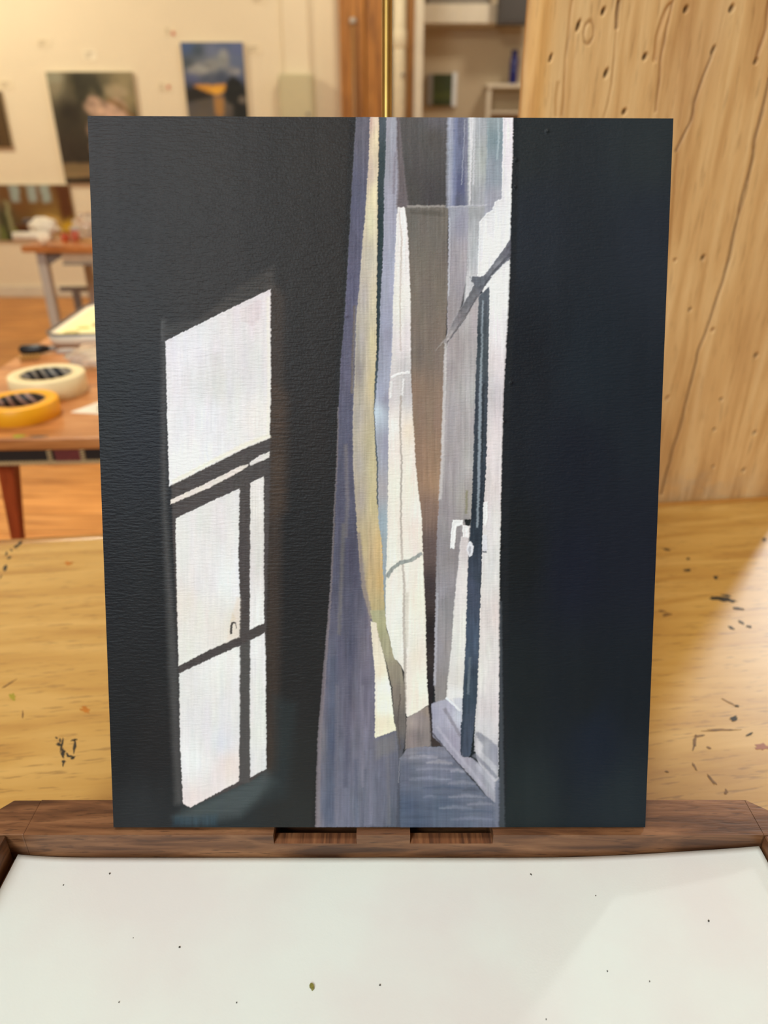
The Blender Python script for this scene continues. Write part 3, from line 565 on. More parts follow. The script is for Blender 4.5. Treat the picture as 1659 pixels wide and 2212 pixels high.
# cream sunlit patch low on the curtain
P([(801, 1341), (813, 1345), (818, 1372), (832, 1423), (845, 1485), (853, 1560), (857, 1577), (840, 1583), (811, 1594), (811, 1454), (805, 1390)], [(812, 1370, (226, 212, 188)), (820, 1450, (234, 218, 190)), (835, 1480, (238, 236, 226)), (815, 1560, (232, 222, 188)), (845, 1560, (230, 222, 192)), (838, 1530, (240, 236, 222))], f=1.4, st=.03, h=1.2)
P([(812, 1600), (856, 1582), (858, 1620), (812, 1640)], (118, 114, 116), f=8, op=.7)
# window on the right: reveal strips at the top
RB([(246, 967, 985), (350, 966, 984), (447, 967, 980)], (158, 162, 182), f=2.5, st=.10, h=.7)
RB([(246, 978, 1000), (447, 974, 998)], (120, 128, 162), f=6, st=.10, h=.6)
RB([(246, 986, 1000), (350, 985, 1002), (447, 982, 1008)], [(990, 260, (104, 108, 134)), (990, 350, (98, 104, 132)), (1000, 400, (84, 88, 124)), (995, 440, (92, 96, 120))], f=4, st=.12, h=.5)
RB([(246, 1000, 1014), (447, 1004, 1012)], (128, 130, 150), f=3, st=.2, h=.6)
LN([(1003, 258), (1000, 320), (996, 400)], 2, (160, 164, 182), f=1.5, op=.7, h=.8)
RB([(246, 1010, 1060), (447, 1009, 1056), (570, 1008, 1040)], [(1030, 260, (168, 172, 178)), (1040, 350, (172, 176, 176)), (1028, 440, (160, 162, 168)), (1025, 540, (176, 178, 184))], f=2, st=.08, h=.6)
LN([(1018, 246), (1016, 330), (1013, 450)], [10, 6, 3], (222, 220, 226), f=2, op=.9, st=.1, h=1.4)
LN([(1024, 250), (1022, 400)], 4, (206, 206, 212), f=2, op=.7, h=1)
RB([(246, 1050, 1088), (340, 1050, 1087), (447, 1044, 1085), (470, 1044, 1070)], [(1055, 260, (144, 156, 164)), (1070, 300, (124, 144, 154)), (1065, 380, (140, 150, 162)), (1070, 430, (158, 158, 172))], f=3, st=.07, h=.6)
LN([(1074, 250), (1076, 300), (1072, 345)], 3, (168, 184, 192), f=2, op=.7, h=.8)
RB([(447, 967, 1012), (520, 968, 1010), (600, 966, 1006), (660, 966, 996), (735, 965, 975)], [(975, 470, (158, 160, 176)), (995, 480, (146, 144, 162)), (985, 560, (154, 148, 158)), (1000, 560, (164, 156, 160)), (980, 680, (150, 142, 146))], f=2, st=.07, h=.7)
LN([(968, 448), (1006, 446), (1050, 444)], 2.5, (186, 186, 196), f=1.6, op=.8, h=.8)
LN([(970, 470), (970, 560), (967, 640)], 3, (186, 188, 200), f=1.5, op=.7)
RB([(447, 1012, 1046), (520, 1010, 1040), (600, 1006, 1030), (660, 1000, 1020)], [(1025, 470, (160, 162, 168)), (1020, 540, (178, 180, 186)), (1015, 620, (196, 194, 198))], f=3, st=.10, h=.8)
# white upright on the right
P([(1085, 246), (1107, 246), (1107, 330), (1104, 400), (1102, 500), (1100, 620), (1096, 700), (1090, 800), (1086, 900), (1084, 1000), (1082, 1117), (1080, 1250), (1080, 1400), (1078, 1600), (1078, 1700), (1060, 1690), (1030, 1640), (1026, 1600), (1030, 1500), (1035, 1400), (1040, 1240), (1044, 1117), (1050, 1000), (1053, 820), (1056, 640), (1030, 625), (1034, 480), (1048, 464), (1062, 455), (1068, 436), (1083, 430), (1084, 350)],
  [(1096, 300, (232, 224, 232)), (1070, 470, (224, 224, 228)), (1050, 540, (232, 232, 236)), (1085, 640, (234, 234, 238)), (1075, 720, (230, 226, 230)), (1070, 800, (214, 206, 210)), (1070, 860, (198, 190, 194)), (1065, 960, (220, 210, 212)), (1065, 1060, (214, 204, 204)), (1068, 1150, (222, 216, 216)), (1060, 1230, (216, 214, 214)), (1060, 1330, (218, 206, 204)), (1050, 1450, (226, 222, 218)), (1068, 1450, (216, 206, 206)), (1060, 1530, (206, 196, 198)), (1045, 1580, (204, 200, 204)), (1070, 1640, (172, 172, 182))], f=1.5, st=.05, h=1.4)
# grey window sash area left of the dark bar
P([(966, 742), (985, 712), (1008, 676), (1030, 636), (1040, 636), (1036, 770), (1032, 882), (1027, 1000), (1021, 1117), (1016, 1195), (1013, 1273), (1010, 1400), (1006, 1470), (1000, 1530), (975, 1520), (942, 1518), (938, 1470), (940, 1400), (942, 1273), (943, 1195), (946, 1117), (954, 1000), (956, 882), (958, 770)],
   [(985, 740, (158, 148, 150)), (1015, 700, (178, 170, 174)), (975, 800, (156, 148, 150)), (1010, 800, (172, 166, 168)), (1020, 850, (178, 176, 176)), (985, 900, (168, 160, 164)), (975, 1000, (158, 150, 154)), (1015, 1000, (172, 168, 168)), (965, 1100, (148, 140, 144)), (1005, 1080, (162, 156, 150)), (955, 1180, (140, 134, 138)), (980, 1200, (138, 132, 134)), (950, 1280, (148, 144, 154)), (965, 1300, (130, 126, 130)), (948, 1400, (146, 140, 148)), (968, 1400, (148, 142, 142)), (955, 1490, (136, 130, 128))], f=1.6, st=.06, h=.7, ax=1.5)
LN([(962, 740), (961, 820), (958, 900), (956, 1000), (951, 1080)], [5, 6, 7, 8, 6], (198, 192, 192), f=2.2, op=.75, h=.8)
LN([(1008, 1060), (1007, 1110)], 5, (132, 128, 96), f=2, op=.8)
LN([(945, 1280), (942, 1400), (940, 1480)], 5, (172, 170, 182), f=2, op=.7)
P([(996, 1160), (1012, 1155), (1010, 1300), (1006, 1420), (1001, 1530), (984, 1525), (965, 1510), (968, 1470), (976, 1400), (982, 1300), (990, 1220)], [(1003, 1180, (206, 196, 198)), (998, 1260, (222, 216, 216)), (995, 1380, (224, 222, 216)), (988, 1470, (212, 206, 200)), (985, 1500, (224, 222, 220))], f=2, st=.04, h=1)
P([(980, 1508), (1006, 1508), (1004, 1570), (985, 1545)], (204, 204, 212), f=3)
# diagonal brace and dark bar
P([(1033, 640), (1056, 620), (1054, 820), (1050, 1000), (1043, 1117), (1039, 1242), (1035, 1400), (1031, 1517), (1022, 1600), (1017, 1632), (1012, 1636), (998, 1632), (1000, 1517), (1006, 1399), (1010, 1242), (1017, 1117), (1022, 1000), (1027, 820)], [(1045, 640, (84, 92, 102)), (1035, 740, (52, 62, 72)), (1050, 740, (76, 84, 90)), (1030, 900, (52, 60, 72)), (1035, 1100, (38, 48, 58)), (1025, 1150, (44, 54, 66)), (1020, 1260, (70, 78, 100)), (1030, 1250, (52, 62, 74)), (1020, 1380, (66, 80, 100)), (1020, 1500, (52, 66, 80)), (1010, 1600, (66, 76, 94))], f=1.5, st=.14, h=.9)
LN([(1042, 650), (1040, 760), (1037, 870), (1035, 1000), (1031, 1140)], [3, 4, 6, 6, 4], (150, 164, 176), f=2, op=.75, h=.8)
LN([(1045, 830), (1044, 900), (1041, 1000)], 4, (44, 50, 56), f=1.5, op=.8)
LN([(1016, 1420), (1012, 1500)], 5, (112, 124, 136), f=2, op=.5)
P([(1103, 516), (1102, 560), (1060, 600), (1045, 622), (1005, 684), (964, 742), (958, 740), (975, 700), (1010, 640), (1025, 612), (1050, 592), (1080, 548)], [(1095, 535, (92, 92, 104)), (1075, 575, (128, 130, 140)), (1035, 608, (92, 96, 106)), (1015, 650, (112, 112, 120)), (990, 690, (122, 118, 124)), (968, 730, (158, 150, 152))], f=1.5, st=.12, h=1.2, dirn='n')
LN([(1100, 552), (1065, 590), (1045, 618)], 6, (82, 84, 94), f=1.6, op=.8)
LN([(1100, 525), (1070, 566), (1046, 598)], 4, (106, 108, 118), f=1.4, op=.8, h=1)
LN([(1062, 600), (1096, 566)], 5, (232, 232, 236), f=2, op=.8, h=1.2)
LN([(1030, 640), (1003, 690), (972, 732)], 3, (92, 90, 96), f=1.4, op=.8)
LN([(966, 728), (950, 746), (940, 758)], [4, 3, 1], (150, 142, 138), f=1.3, op=.8)
P([(1014, 598), (1042, 598), (1053, 604), (1046, 618), (1030, 622), (1018, 610)], (98, 102, 112), f=1.6, h=1.5)
LN([(1012, 620), (1018, 596)], 3, (200, 200, 206), f=1.5, op=.7)
# latch
P([(1003, 1122), (1018, 1122), (1016, 1136), (1006, 1136)], (30, 34, 34), f=1.5)
P([(978, 1124), (1000, 1124), (1000, 1134), (987, 1138), (985, 1160), (982, 1186), (973, 1184), (975, 1150)], (238, 238, 238), f=1.4, h=2.0)
P([(999, 1134), (1014, 1138), (1013, 1162), (1000, 1160)], (236, 232, 230), f=1.4, h=1.6)
LN([(988, 1140), (988, 1180)], 3, (150, 144, 146), f=1.4)
EL(1016, 1186, 7, 17, (222, 222, 230), f=1.4, h=1.6); EL(1015, 1188, 3, 9, (176, 174, 184), f=1.4, h=1.2)
P([(1044, 1086), (1053, 1084), (1054, 1120), (1050, 1138), (1043, 1130)], (236, 234, 236), f=1.4, h=2.0)
P([(1043, 1156), (1053, 1156), (1053, 1190), (1046, 1194), (1042, 1185)], (214, 212, 220), f=1.4, h=1.8)
LN([(1042, 1192), (1052, 1194)], 3, (92, 96, 104), f=1.3)
# window foot, sill
P([(933, 1520), (945, 1516), (960, 1512), (975, 1512), (999, 1540), (998, 1600), (1000, 1634), (1022, 1638), (1050, 1668), (1076, 1700), (1076, 1745), (1064, 1735), (1030, 1690), (986, 1642), (958, 1612), (936, 1590)], [(942, 1540, (150, 150, 172)), (960, 1530, (168, 166, 184)), (990, 1550, (192, 192, 206)), (950, 1590, (142, 140, 160)), (975, 1600, (150, 146, 164)), (1000, 1645, (152, 148, 164)), (1030, 1670, (156, 154, 168)), (1060, 1700, (158, 158, 170)), (1050, 1720, (144, 142, 156))], f=2, st=.05, h=.8)
LN([(964, 1508), (980, 1520), (995, 1536)], 5, (222, 226, 230), f=1.5, h=1.2)
LN([(960, 1530), (976, 1556), (996, 1590)], 7, (128, 122, 134), f=2.5, op=.7)
LN([(945, 1570), (975, 1610), (1010, 1655), (1050, 1705)], 6, (172, 168, 184), f=2.5, op=.7, h=.7)
LN([(934, 1582), (958, 1612), (986, 1646), (1010, 1672), (1040, 1712)], [3, 4, 4, 3, 2], (66, 62, 70), f=1.6, op=.8)
P([(997, 1560), (1004, 1560), (1000, 1634), (996, 1630)], (52, 62, 78), f=1.5)
P([(1028, 1580), (1040, 1584), (1062, 1600), (1076, 1612), (1077, 1660), (1058, 1640), (1040, 1622), (1026, 1622)], [(1040, 1595, (134, 134, 146)), (1065, 1620, (140, 142, 156)), (1032, 1612, (186, 182, 190))], f=2.5, st=.06, h=.6)
P([(1030, 1590), (1044, 1610), (1040, 1628), (1028, 1618)], (204, 200, 206), f=3, op=.8)
LN([(1024, 1630), (1048, 1652), (1074, 1680)], 8, (116, 118, 132), f=2.5, op=.7)
LN([(1030, 1650), (1055, 1680), (1072, 1704)], 10, (176, 174, 186), f=3, op=.7)
P([(864, 1638), (880, 1617), (905, 1613), (960, 1613), (986, 1645), (1049, 1717), (1074, 1736), (1076, 1790), (860, 1790)], [(890, 1625, (128, 126, 138)), (940, 1620, (128, 128, 144)), (880, 1660, (94, 100, 120)), (950, 1660, (106, 110, 130)), (1000, 1680, (98, 104, 122)), (880, 1740, (72, 84, 108)), (960, 1740, (80, 92, 114)), (1030, 1740, (100, 106, 124)), (1000, 1780, (84, 94, 114)), (1060, 1775, (96, 102, 122)), (900, 1780, (70, 82, 104))], f=2, st=.06, h=.5, dirn='h', sw=6)
rn = random.Random(3)
for (x_, y_, l_, c_) in ((915, 1634, 60, (152, 150, 164)), (950, 1646, 56, (160, 156, 166)), (930, 1626, 60, (108, 112, 130)), (945, 1660, 90, (132, 134, 152)), (985, 1652, 20, (90, 92, 106)), (930, 1682, 90, (126, 130, 150)), (990, 1664, 30, (150, 150, 166)), (1000, 1690, 60, (134, 136, 152)), (960, 1700, 90, (74, 86, 108)), (1020, 1706, 40, (76, 84, 100)), (1010, 1720, 80, (132, 134, 150)), (1040, 1736, 60, (130, 132, 148)), (985, 1744, 70, (120, 126, 144)), (1030, 1752, 70, (82, 94, 116)), (1020, 1768, 90, (112, 118, 138)), (930, 1720, 30, (108, 114, 134))):
    LN([(x_ - l_/2, y_ + 2), (x_, y_ - 1), (x_ + l_/2, y_ + 3)], [3, 8, 3], c_, f=3.6, op=.7, dirn='h', st=.1, h=.6)
P([(861, 1640), (866, 1640), (866, 1790), (858, 1790)], (70, 72, 84), f=2, op=.7)
LN([(864, 1642), (862, 1690)], 2, (130, 130, 142), f=1.3, op=.7)
P([(1070, 1690), (1081, 1680), (1081, 1790), (1072, 1790)], (112, 118, 136), f=3, op=.9)
RB([(246, 1108, 1120), (512, 1103, 1116), (640, 1098, 1112), (900, 1086, 1100), (1117, 1082, 1100), (1400, 1080, 1098), (1700, 1080, 1096), (1788, 1080, 1092)], (30, 33, 37), f=4, op=.75)
RB([(1300, 1079, 1084), (1600, 1079, 1088), (1788, 1081, 1092)], (84, 90, 98), f=3, op=.5)
# colours were read off the lit photograph: scale to pigment reflectance, weave and brush relief
g_ = cv.C.mean(-1, keepdims=True); cv.C = g_ + (cv.C - g_) * .84
msk = np.clip((PX - 690) / 20, 0, 1) * np.clip((1106 - PX) / 12, 0, 1) * np.clip((g_[..., 0] - .04) / .06, 0, 1) * np.clip((.75 - g_[..., 0]) / .25, .25, 1)
brush = .6 * (fb(PX/5, PY/150, 301, 3) - .5) + .4 * (fb(PX/2.4, PY/60, 302, 2) - .5)
cv.C = cv.C * (1 + .42 * brush * msk)[..., None]
cv.Hh += brush * msk * .9
cv.C = np.clip(cv.C * 1.14, .002, .9)
lum = cv.C.mean(-1)
wv = (vn(PX/6, PY/2.6, 91) - .5) * .6 + (vn(PX/2.6, PY/7, 92) - .5) * .35
H = cv.Hh * .00016 + wv * .00002
V = np.zeros(PX.shape + (3,)); V[..., 0] = U; V[..., 1] = -H - .0002; V[..., 2] = Vv
# small bumps of dried paint
for bx_, by_, br_ in ((1181, 285, 3.5), (1113, 347, 3.5), (748, 683, 3), (1104, 828, 3), (1088, 910, 4), (1112, 405, 2.5), (1083, 1180, 3)):
    g = np.exp(-((PX - bx_)**2 + (PY - by_)**2) / (br_**2)); V[..., 1] -= g * .0007
me = grid_mesh('painted_face', V[::-1], NU, NV, cv.C[::-1])
M['paint'] = paint_mat('oil_paint', .44, .24, .13); me.materials.append(M['paint'])
if me.polygons[0].normal.y > 0: me.flip_normals()
link(bpy.data.objects.new('painted_face', me), paint)
boxo('panel_board', (-PW/2, PW/2, 0.0, .0034, 0, PH), M['board'], paint, bevel=.0004)

# easel back and brass rod behind the painting
def ploc(x, yy, z): return pm @ Vector((x, yy, z)) - Vector((0, 0, DZ))
def slab(name, xa, xb, ya, yb_, za, zb, mat):
    bm = BM(); box(bm, xa, xb, ya, yb_, za, zb)
    for v_ in bm.verts: v_.co = ploc(*v_.co)
    return obj(name, bm, mat, pb, bevel=.001)
slab('easel_back', -.105, .105, .0105, .0205, .004, .30, M['walnut'])
rx = at_y(832, 245, .39).x + .0022
bm = BM(); tube(bm, [ploc(rx, .0070, .012), ploc(rx, .0070, .20), ploc(rx, .0070, .50), ploc(rx, .0070, .504)], [.00245, .00245, .00245, .0016], 24); rod = obj('brass_rod', bm, M['brass'], pb, True)

# ------------------------------------------------------------------ paper on the palette
m, N, K, B = new_mat('palette_paper'); B.inputs['Roughness'].default_value = .75; B.inputs['Specular IOR Level'].default_value = .25
tc = N.new('ShaderNodeTexCoord'); n1 = N.new('ShaderNodeTexNoise'); n1.inputs['Scale'].default_value = 14; n1.inputs['Detail'].default_value = 5
r1 = N.new('ShaderNodeValToRGB'); e = r1.color_ramp.elements; e[0].position = .35; e[0].color = L4((232, 229, 224)); e[1].position = .62; e[1].color = L4((234, 239, 232)); K.new(tc.outputs['Object'], n1.inputs['Vector']); K.new(n1.outputs['Fac'], r1.inputs['Fac'])
n2 = N.new('ShaderNodeTexNoise'); n2.inputs['Scale'].default_value = 900; n2.inputs['Detail'].default_value = 2; K.new(tc.outputs['Object'], n2.inputs['Vector'])
bp = N.new('ShaderNodeBump'); bp.inputs['Strength'].default_value = .12; bp.inputs['Distance'].default_value = .0003; K.new(n2.outputs['Fac'], bp.inputs['Height']); K.new(bp.outputs[0], B.inputs['Normal']); K.new(r1.outputs['Color'], B.inputs['Base Color'])
M['paper'] = m
nu, nv = 160, 80
xs = np.linspace(XI0 + .0035, XI1 - .0012, nu); ys = np.linspace(YF + .02, yf - .001, nv)
XX, YY = np.meshgrid(xs, ys)
ZZ = np.full(XX.shape, PZ + .0004)
ur = np.clip((XX - .085) / (xs[-1] - .085), 0, 1); ZZ += .0092 * ur**1.5 * np.clip((YY - .02) / .2, 0, 1)**1.2
ul = np.clip((-.15 - XX) / .045, 0, 1); ZZ += .0028 * ul**2 * np.clip((YY - .1) / .13, 0, 1)
ZZ += .0005 * (fb((XX + 1) * 22, YY * 6, 4) - .3) * np.clip((YY - .17)/.06, 0, 1)
V = np.stack([XX, YY, ZZ], -1)
me = grid_mesh('palette_paper', V, nu, nv); me.materials.append(M['paper'])
paper = link(bpy.data.objects.new('palette_paper', me)); tag(paper, 'blank off white palette paper lying in the walnut box, right corner curled up', 'paper')
so = paper.modifiers.new('thickness', 'SOLIDIFY'); so.thickness = .0002; so.offset = 1
def paper_z(x, y_):
    i = np.argmin(abs(xs - x)); j = np.argmin(abs(ys - y_)); return ZZ[j, i]
def flake(name, px, py, r, mat, label=None, parent=None, seed=0):
    p = at_z(px, py, PZ + .0006); z = paper_z(p.x, p.y) + .00025
    p = at_z(px, py, z); rn = random.Random(seed); n = 9
    pts = [(p.x + r*(1 + rn.uniform(-.4, .3))*math.cos(2*math.pi*k/n), p.y + r*1.25*(1 + rn.uniform(-.4, .3))*math.sin(2*math.pi*k/n)) for k in range(n)]
    bm = prism(BM(), pts, z, z + min(.0009, r*.6))
    for v_ in bm.verts:
        if v_.co.z > z + .0001: v_.co.z += rn.uniform(-.3, .5) * r * .3
    return obj(name, bm, mat, parent)
cr_ = flake('paint_crumb', 674, 2132, .00115, plain('dried_green_paint', (132, 128, 52), .5, 0, .4, 900), seed=4)
tag(cr_, 'tiny olive green crumb of dried paint on the white paper', 'paint crumb')
speck = plain('dark_speck', (70, 66, 58), .7)
for k, (a_, b_, r_) in enumerate(((388, 2046, .0004), (137, 1912, .0003), (237, 1887, .0004), (821, 2128, .0004), (1147, 1889, .0004), (1531, 1990, .0004), (1312, 2098, .0003), (1403, 2120, .0003), (1180, 2202, .0003), (1287, 1935, .0003), (257, 2165, .0003), (511, 2166, .0003), (288, 2026, .0002))):
    flake('speck', a_, b_, r_, speck, parent=paper, seed=k)

# ------------------------------------------------------------------ side table with tape rolls
TZ = .74
tr = R(3.0); tl = at_z(0, 815, TZ); tl = Vector((tl.x - .012, .985))
st = thing('side_table', 'small reddish brown wooden side table with tape rolls behind the desk', 'table', (tl.x, tl.y, 0), (0, 0, tr))
TW, TD = .66, 1.22
for k in range(3):
    boxo('top_board', (0, TW, TD*k/3 + .0006, TD*(k+1)/3 - .0006, TZ - .019, TZ), M['table'], st, bevel=.003)
band = boxo('strap_band', (.03, TW - .03, .004, .008, TZ - .040, TZ - .0193), plain('black_webbing', (28, 22, 20), .6, 0, .2, 200), st)
cord_m = plain('cord', (186, 156, 110), .7, 0, .3, 900)
bm = BM()
for k in range(118):
    x = .032 + k * .005
    tube(bm, [(x, .003, TZ - .0425), (x + .0045, .003, TZ - .0375)], .0026, 6)
obj('cord_edge', bm, cord_m, band)
bx0 = at_y(116, 985, .995).x - tl.x
boxo('patch', (bx0, bx0 + .038, .0015, .0042, TZ - .0395, TZ - .0195), plain('burgundy_cloth', (104, 40, 36), .7, 0, .2, 300), band)
for xx in (bx0 - .008, bx0 + .041):
    bm = BM()
    for k in range(5): tube(bm, [(xx - .003, .002, TZ - .022 - k*.004), (xx + .004, .002, TZ - .0205 - k*.004)], .0013, 6)
    obj('stitching', bm, cord_m, band)
lA = at_y(20, 996, tl.y + .04); lB = at_y(42, 1157, tl.y + .04)
lx = lA.x - tl.x; sl_ = (lB.x - lA.x) / (lA.z - lB.z)
def tleg(x, y_, sx_, ey):
    zt_ = TZ - .0192; bm = BM()
    tube(bm, [(x + sx_*zt_, y_ + ey, 0), (x + sx_*.16, y_ + ey*.2, zt_ - .16), (x, y_, zt_)], [.009, .0125, .020], 4)
    obj('leg', bm, M['leg'], st, bevel=.003)
tleg(lx, .038, sl_, 0); tleg(TW - .09, .038, -sl_, 0); tleg(lx, TD - .06, sl_, .03); tleg(TW - .09, TD - .06, -sl_, .03)
gs = plain('light_green_paint', (150, 160, 40), .4)
gp = at_z(40, 944, TZ); gl = (gp.x - tl.x, gp.y - tl.y)
obj('paint_spot', prism(BM(), [(gl[0] + .009*math.cos(t)*(1 + .3*math.sin(3*t)) , max(.003, .012 + .006*math.sin(t))) for t in [k*math.pi/5 for k in range(10)]], TZ, TZ + .0004), gs, st)
obj('paint_spot', prism(BM(), [(gl[0] + .03 + .014*math.cos(t)*(1 + .3*math.sin(3*t)) , .010 + .004*math.sin(t)) for t in [k*math.pi/5 for k in range(10)]], TZ, TZ + .0004), speck, st)

# tape rolls
def core_mat(name, a, b):
    m, N, K, B = new_mat(name); B.inputs['Roughness'].default_value = .5
    tc = N.new('ShaderNodeTexCoord'); wv_ = N.new('ShaderNodeTexWave'); wv_.wave_type = 'BANDS'; wv_.bands_direction = 'DIAGONAL'
    wv_.inputs['Scale'].default_value = 26; wv_.inputs['Distortion'].default_value = 3; wv_.inputs['Detail'].default_value = 0
    K.new(tc.outputs['Object'], wv_.inputs['Vector']); r = N.new('ShaderNodeValToRGB'); r.color_ramp.interpolation = 'LINEAR'
    r.color_ramp.elements[0].position = .60; r.color_ramp.elements[0].color = L4(a); r.color_ramp.elements[1].position = .72; r.color_ramp.elements[1].color = L4(b)
    K.new(wv_.outputs['Fac'], r.inputs['Fac']); K.new(r.outputs['Color'], B.inputs['Base Color']); return m
def tape(name, label, loc, ro, ri, h, mat, cm, rot=0):
    t = thing(name, label, 'tape', loc, (0, 0, rot), 'tape rolls on the side table')
    obj('tape_wound', lathe(BM(), [(ri + .003, 0), (ro - .001, 0), (ro, .001), (ro, h - .001), (ro - .001, h), (ri + .003, h)], 56, close=True), mat, t, True)
    obj('core', lathe(BM(), [(ri, .0005), (ri + .0029, .0005), (ri + .0029, h - .0004), (ri, h - .0004)], 56, close=True), cm, t, True)
    t2 = t.children[0].data
    for p in t2.polygons: p.use_smooth = abs(p.normal.z) < .5
    return t
wp = at_z(89, 872, TZ); yp = at_z(30, 926, TZ)
tape('masking_tape', 'wide cream white roll of masking tape with black printed core on the side table', (wp.x - .012, wp.y + .066, TZ), .064, .040, .034, plain('cream_tape', (244, 226, 176), .5, 0, .03, 20), core_mat('core_black', (16, 15, 14), (150, 140, 124)))
tape('masking_tape', 'bright yellow roll of tape with dark core in front of the cream roll', (yp.x - .013, yp.y + .060, TZ), .058, .036, .027, plain('yellow_tape', (250, 176, 24), .45, 0, .04, 20), core_mat('core_brown', (44, 34, 26), (170, 130, 110)))

# plastic tray on the side table
fc = at_z(96, 752, TZ)
ty = thing('paint_tray', 'white plastic paint tray with dark rim and yellowed inside on the side table', 'tray', (fc.x, fc.y, TZ), (0, 0, R(5)))
tw_, td_, th_ = .42, .37, .03
bm = BM()
def rrect(x0, x1, y0, y1, r, n=5):
    out = []
    for cx, cy, a0 in ((x1 - r, y0 + r, -90), (x1 - r, y1 - r, 0), (x0 + r, y1 - r, 90), (x0 + r, y0 + r, 180)):
        for k in range(n + 1): t = R(a0 + 90*k/n); out.append((cx + r*math.cos(t), cy + r*math.sin(t)))
    return out
def shell(bm, rings, capb=True, capt=False):
    rs = [[bm.verts.new((x, y_, z)) for x, y_ in pts] for pts, z in rings]; n = len(rs[0])
    for a_, b_ in zip(rs[:-1], rs[1:]):
        for k in range(n): bm.faces.new((a_[k], a_[(k+1) % n], b_[(k+1) % n], b_[k]))
    if capb: bm.faces.new(rs[0][::-1])
    if capt: bm.faces.new(rs[-1])
shell(bm, [(rrect(.014, tw_ - .014, .014, td_ - .014, .03), 0), (rrect(.004, tw_ - .004, .004, td_ - .004, .035), .006), (rrect(0, tw_, 0, td_, .04), th_ - .004),
           (rrect(.003, tw_ - .003, .003, td_ - .003, .038), th_ - .004), (rrect(.01, tw_ - .01, .01, td_ - .01, .034), .018), (rrect(.02, tw_ - .02, .02, td_ - .02, .03), .016)], True, True)
obj('tray_body', bm, plain('tray_white', (240, 228, 204), .3, 0, .03, 10), ty, True)
bm = BM(); shell(bm, [(rrect(-.001, tw_ + .001, -.001, td_ + .001, .04), th_ - .0042), (rrect(-.002, tw_ + .002, -.002, td_ + .002, .041), th_ - .001), (rrect(.002, tw_ - .002, .002, td_ - .002, .039), th_), (rrect(.004, tw_ - .004, .004, td_ - .004, .038), th_ - .004)], False, False)
obj('rim', bm, plain('rim_dark', (92, 84, 84), .4), ty, True)
bm = BM(); shell(bm, [(rrect(.012, tw_ - .012, .012, td_ - .012, .032), .0186), (rrect(.013, tw_ - .013, .013, td_ - .013, .031), .0206)], True, True)
obj('palette_sheet', bm, plain('yellowed_sheet', (250, 236, 176), .4, 0, .06, 14), ty)
for k, (cx, cy, rx_, ry_, c) in enumerate(((.045, .05, .016, .02, (196, 180, 110)), (.10, .13, .035, .02, (170, 160, 110)), (.095, .24, .02, .025, (190, 180, 140)), (.14, .22, .03, .012, (120, 126, 130)), (.06, .10, .015, .012, (222, 196, 110)), (.2, .2, .04, .03, (180, 120, 80)))):
    obj('paint_smear', prism(BM(), [(cx + rx_*math.cos(t)*(1 + .2*math.sin(3*t + k)), cy + ry_*math.sin(t)) for t in [j*math.pi/7 for j in range(14)]], .0207, .0225), plain('smear', c, .4, 0, .2, 100), ty)

# small black tool at the table edge
bt = at_z(52, 764, TZ)
tool = thing('palette_knife', 'small black handled tool lying at the far edge of the side table', 'tool', (bt.x + .055, bt.y, TZ), (0, 0, R(12)))
obj('handle', tube(BM(), [(-.058, 0, .011), (-.052, 0, .011), (-.02, 0, .011), (.002, 0, .011)], [.006, .010, .010, .006], 12), M['black'], tool, True)
obj('ferrule', tube(BM(), [(.002, 0, .011), (.016, 0, .009)], [.006, .004], 10), M['steel_d'], tool, True)
obj('blade', prism(BM(), [(.014, -.003), (.014, .003), (.03, .009), (.05, .007), (.06, 0), (.05, -.007), (.03, -.009)], .001, .008), M['steel'], tool)
bt = at_z(36, 779, TZ)
sp_ = thing('wire_spring', 'small coil of brass wire beside the black tool', 'wire', (bt.x + .03, bt.y - .005, TZ), (0, 0, R(25)))
obj('coil', tube(BM(), [(-.02 + .0009*k, .006*math.cos(k*.9), .0075 + .006*math.sin(k*.9)) for k in range(46)], .0013, 6), M['brass'], sp_, True)

# crumpled clear wrap and paper scrap
def crumple(name, label, cat, loc, rx_, ry_, h, mat, seed, n=26, amp=.5):
    bm = BM(); bmesh.ops.create_icosphere(bm, subdivisions=4, radius=1)
    rn = random.Random(seed); offs = [Vector((rn.uniform(-1, 1), rn.uniform(-1, 1), rn.uniform(-1, 1))).normalized() for _ in range(n)]
    for v_ in bm.verts:
        d = v_.co.normalized(); m_ = max(abs(d.dot(o_)) ** 6 for o_ in offs); m2 = sum(math.sin(7*d.dot(o_) + i_) for i_, o_ in enumerate(offs[:8])) / 8
        s_ = 1 - amp * (1 - m_) + .18 * m2
        v_.co = Vector((d.x*rx_*s_, d.y*ry_*s_, max(-.0, (d.z*s_*.5 + .5) * h)))
    zmin = min(v_.co.z for v_ in bm.verts)
    for v_ in bm.verts: v_.co.z -= zmin
    o = obj(name, bm, mat); o.location = loc
    return tag(o, label, cat)
m, N, K, B = new_mat('clear_wrap'); B.inputs['Transmission Weight'].default_value = .85; B.inputs['Roughness'].default_value = .12; B.inputs['IOR'].default_value = 1.15; B.inputs['Base Color'].default_value = (.95, .93, .9, 1); B.inputs['Coat Weight'].default_value = 1; B.inputs['Coat Roughness'].default_value = .08
M['wrap'] = m
wpz = at_z(192, 800, TZ); crumple('plastic_wrap', 'crumpled clear plastic wrap beside the cream tape roll', 'plastic', (wpz.x + .012, wpz.y + .06, TZ), .075, .075, .035, M['wrap'], 5)
sc_ = at_z(196, 884, TZ)
scr = thing('paper_scrap', 'folded white paper scrap on the side table near the painting', 'paper', (sc_.x, sc_.y, TZ), (0, 0, R(-8)))
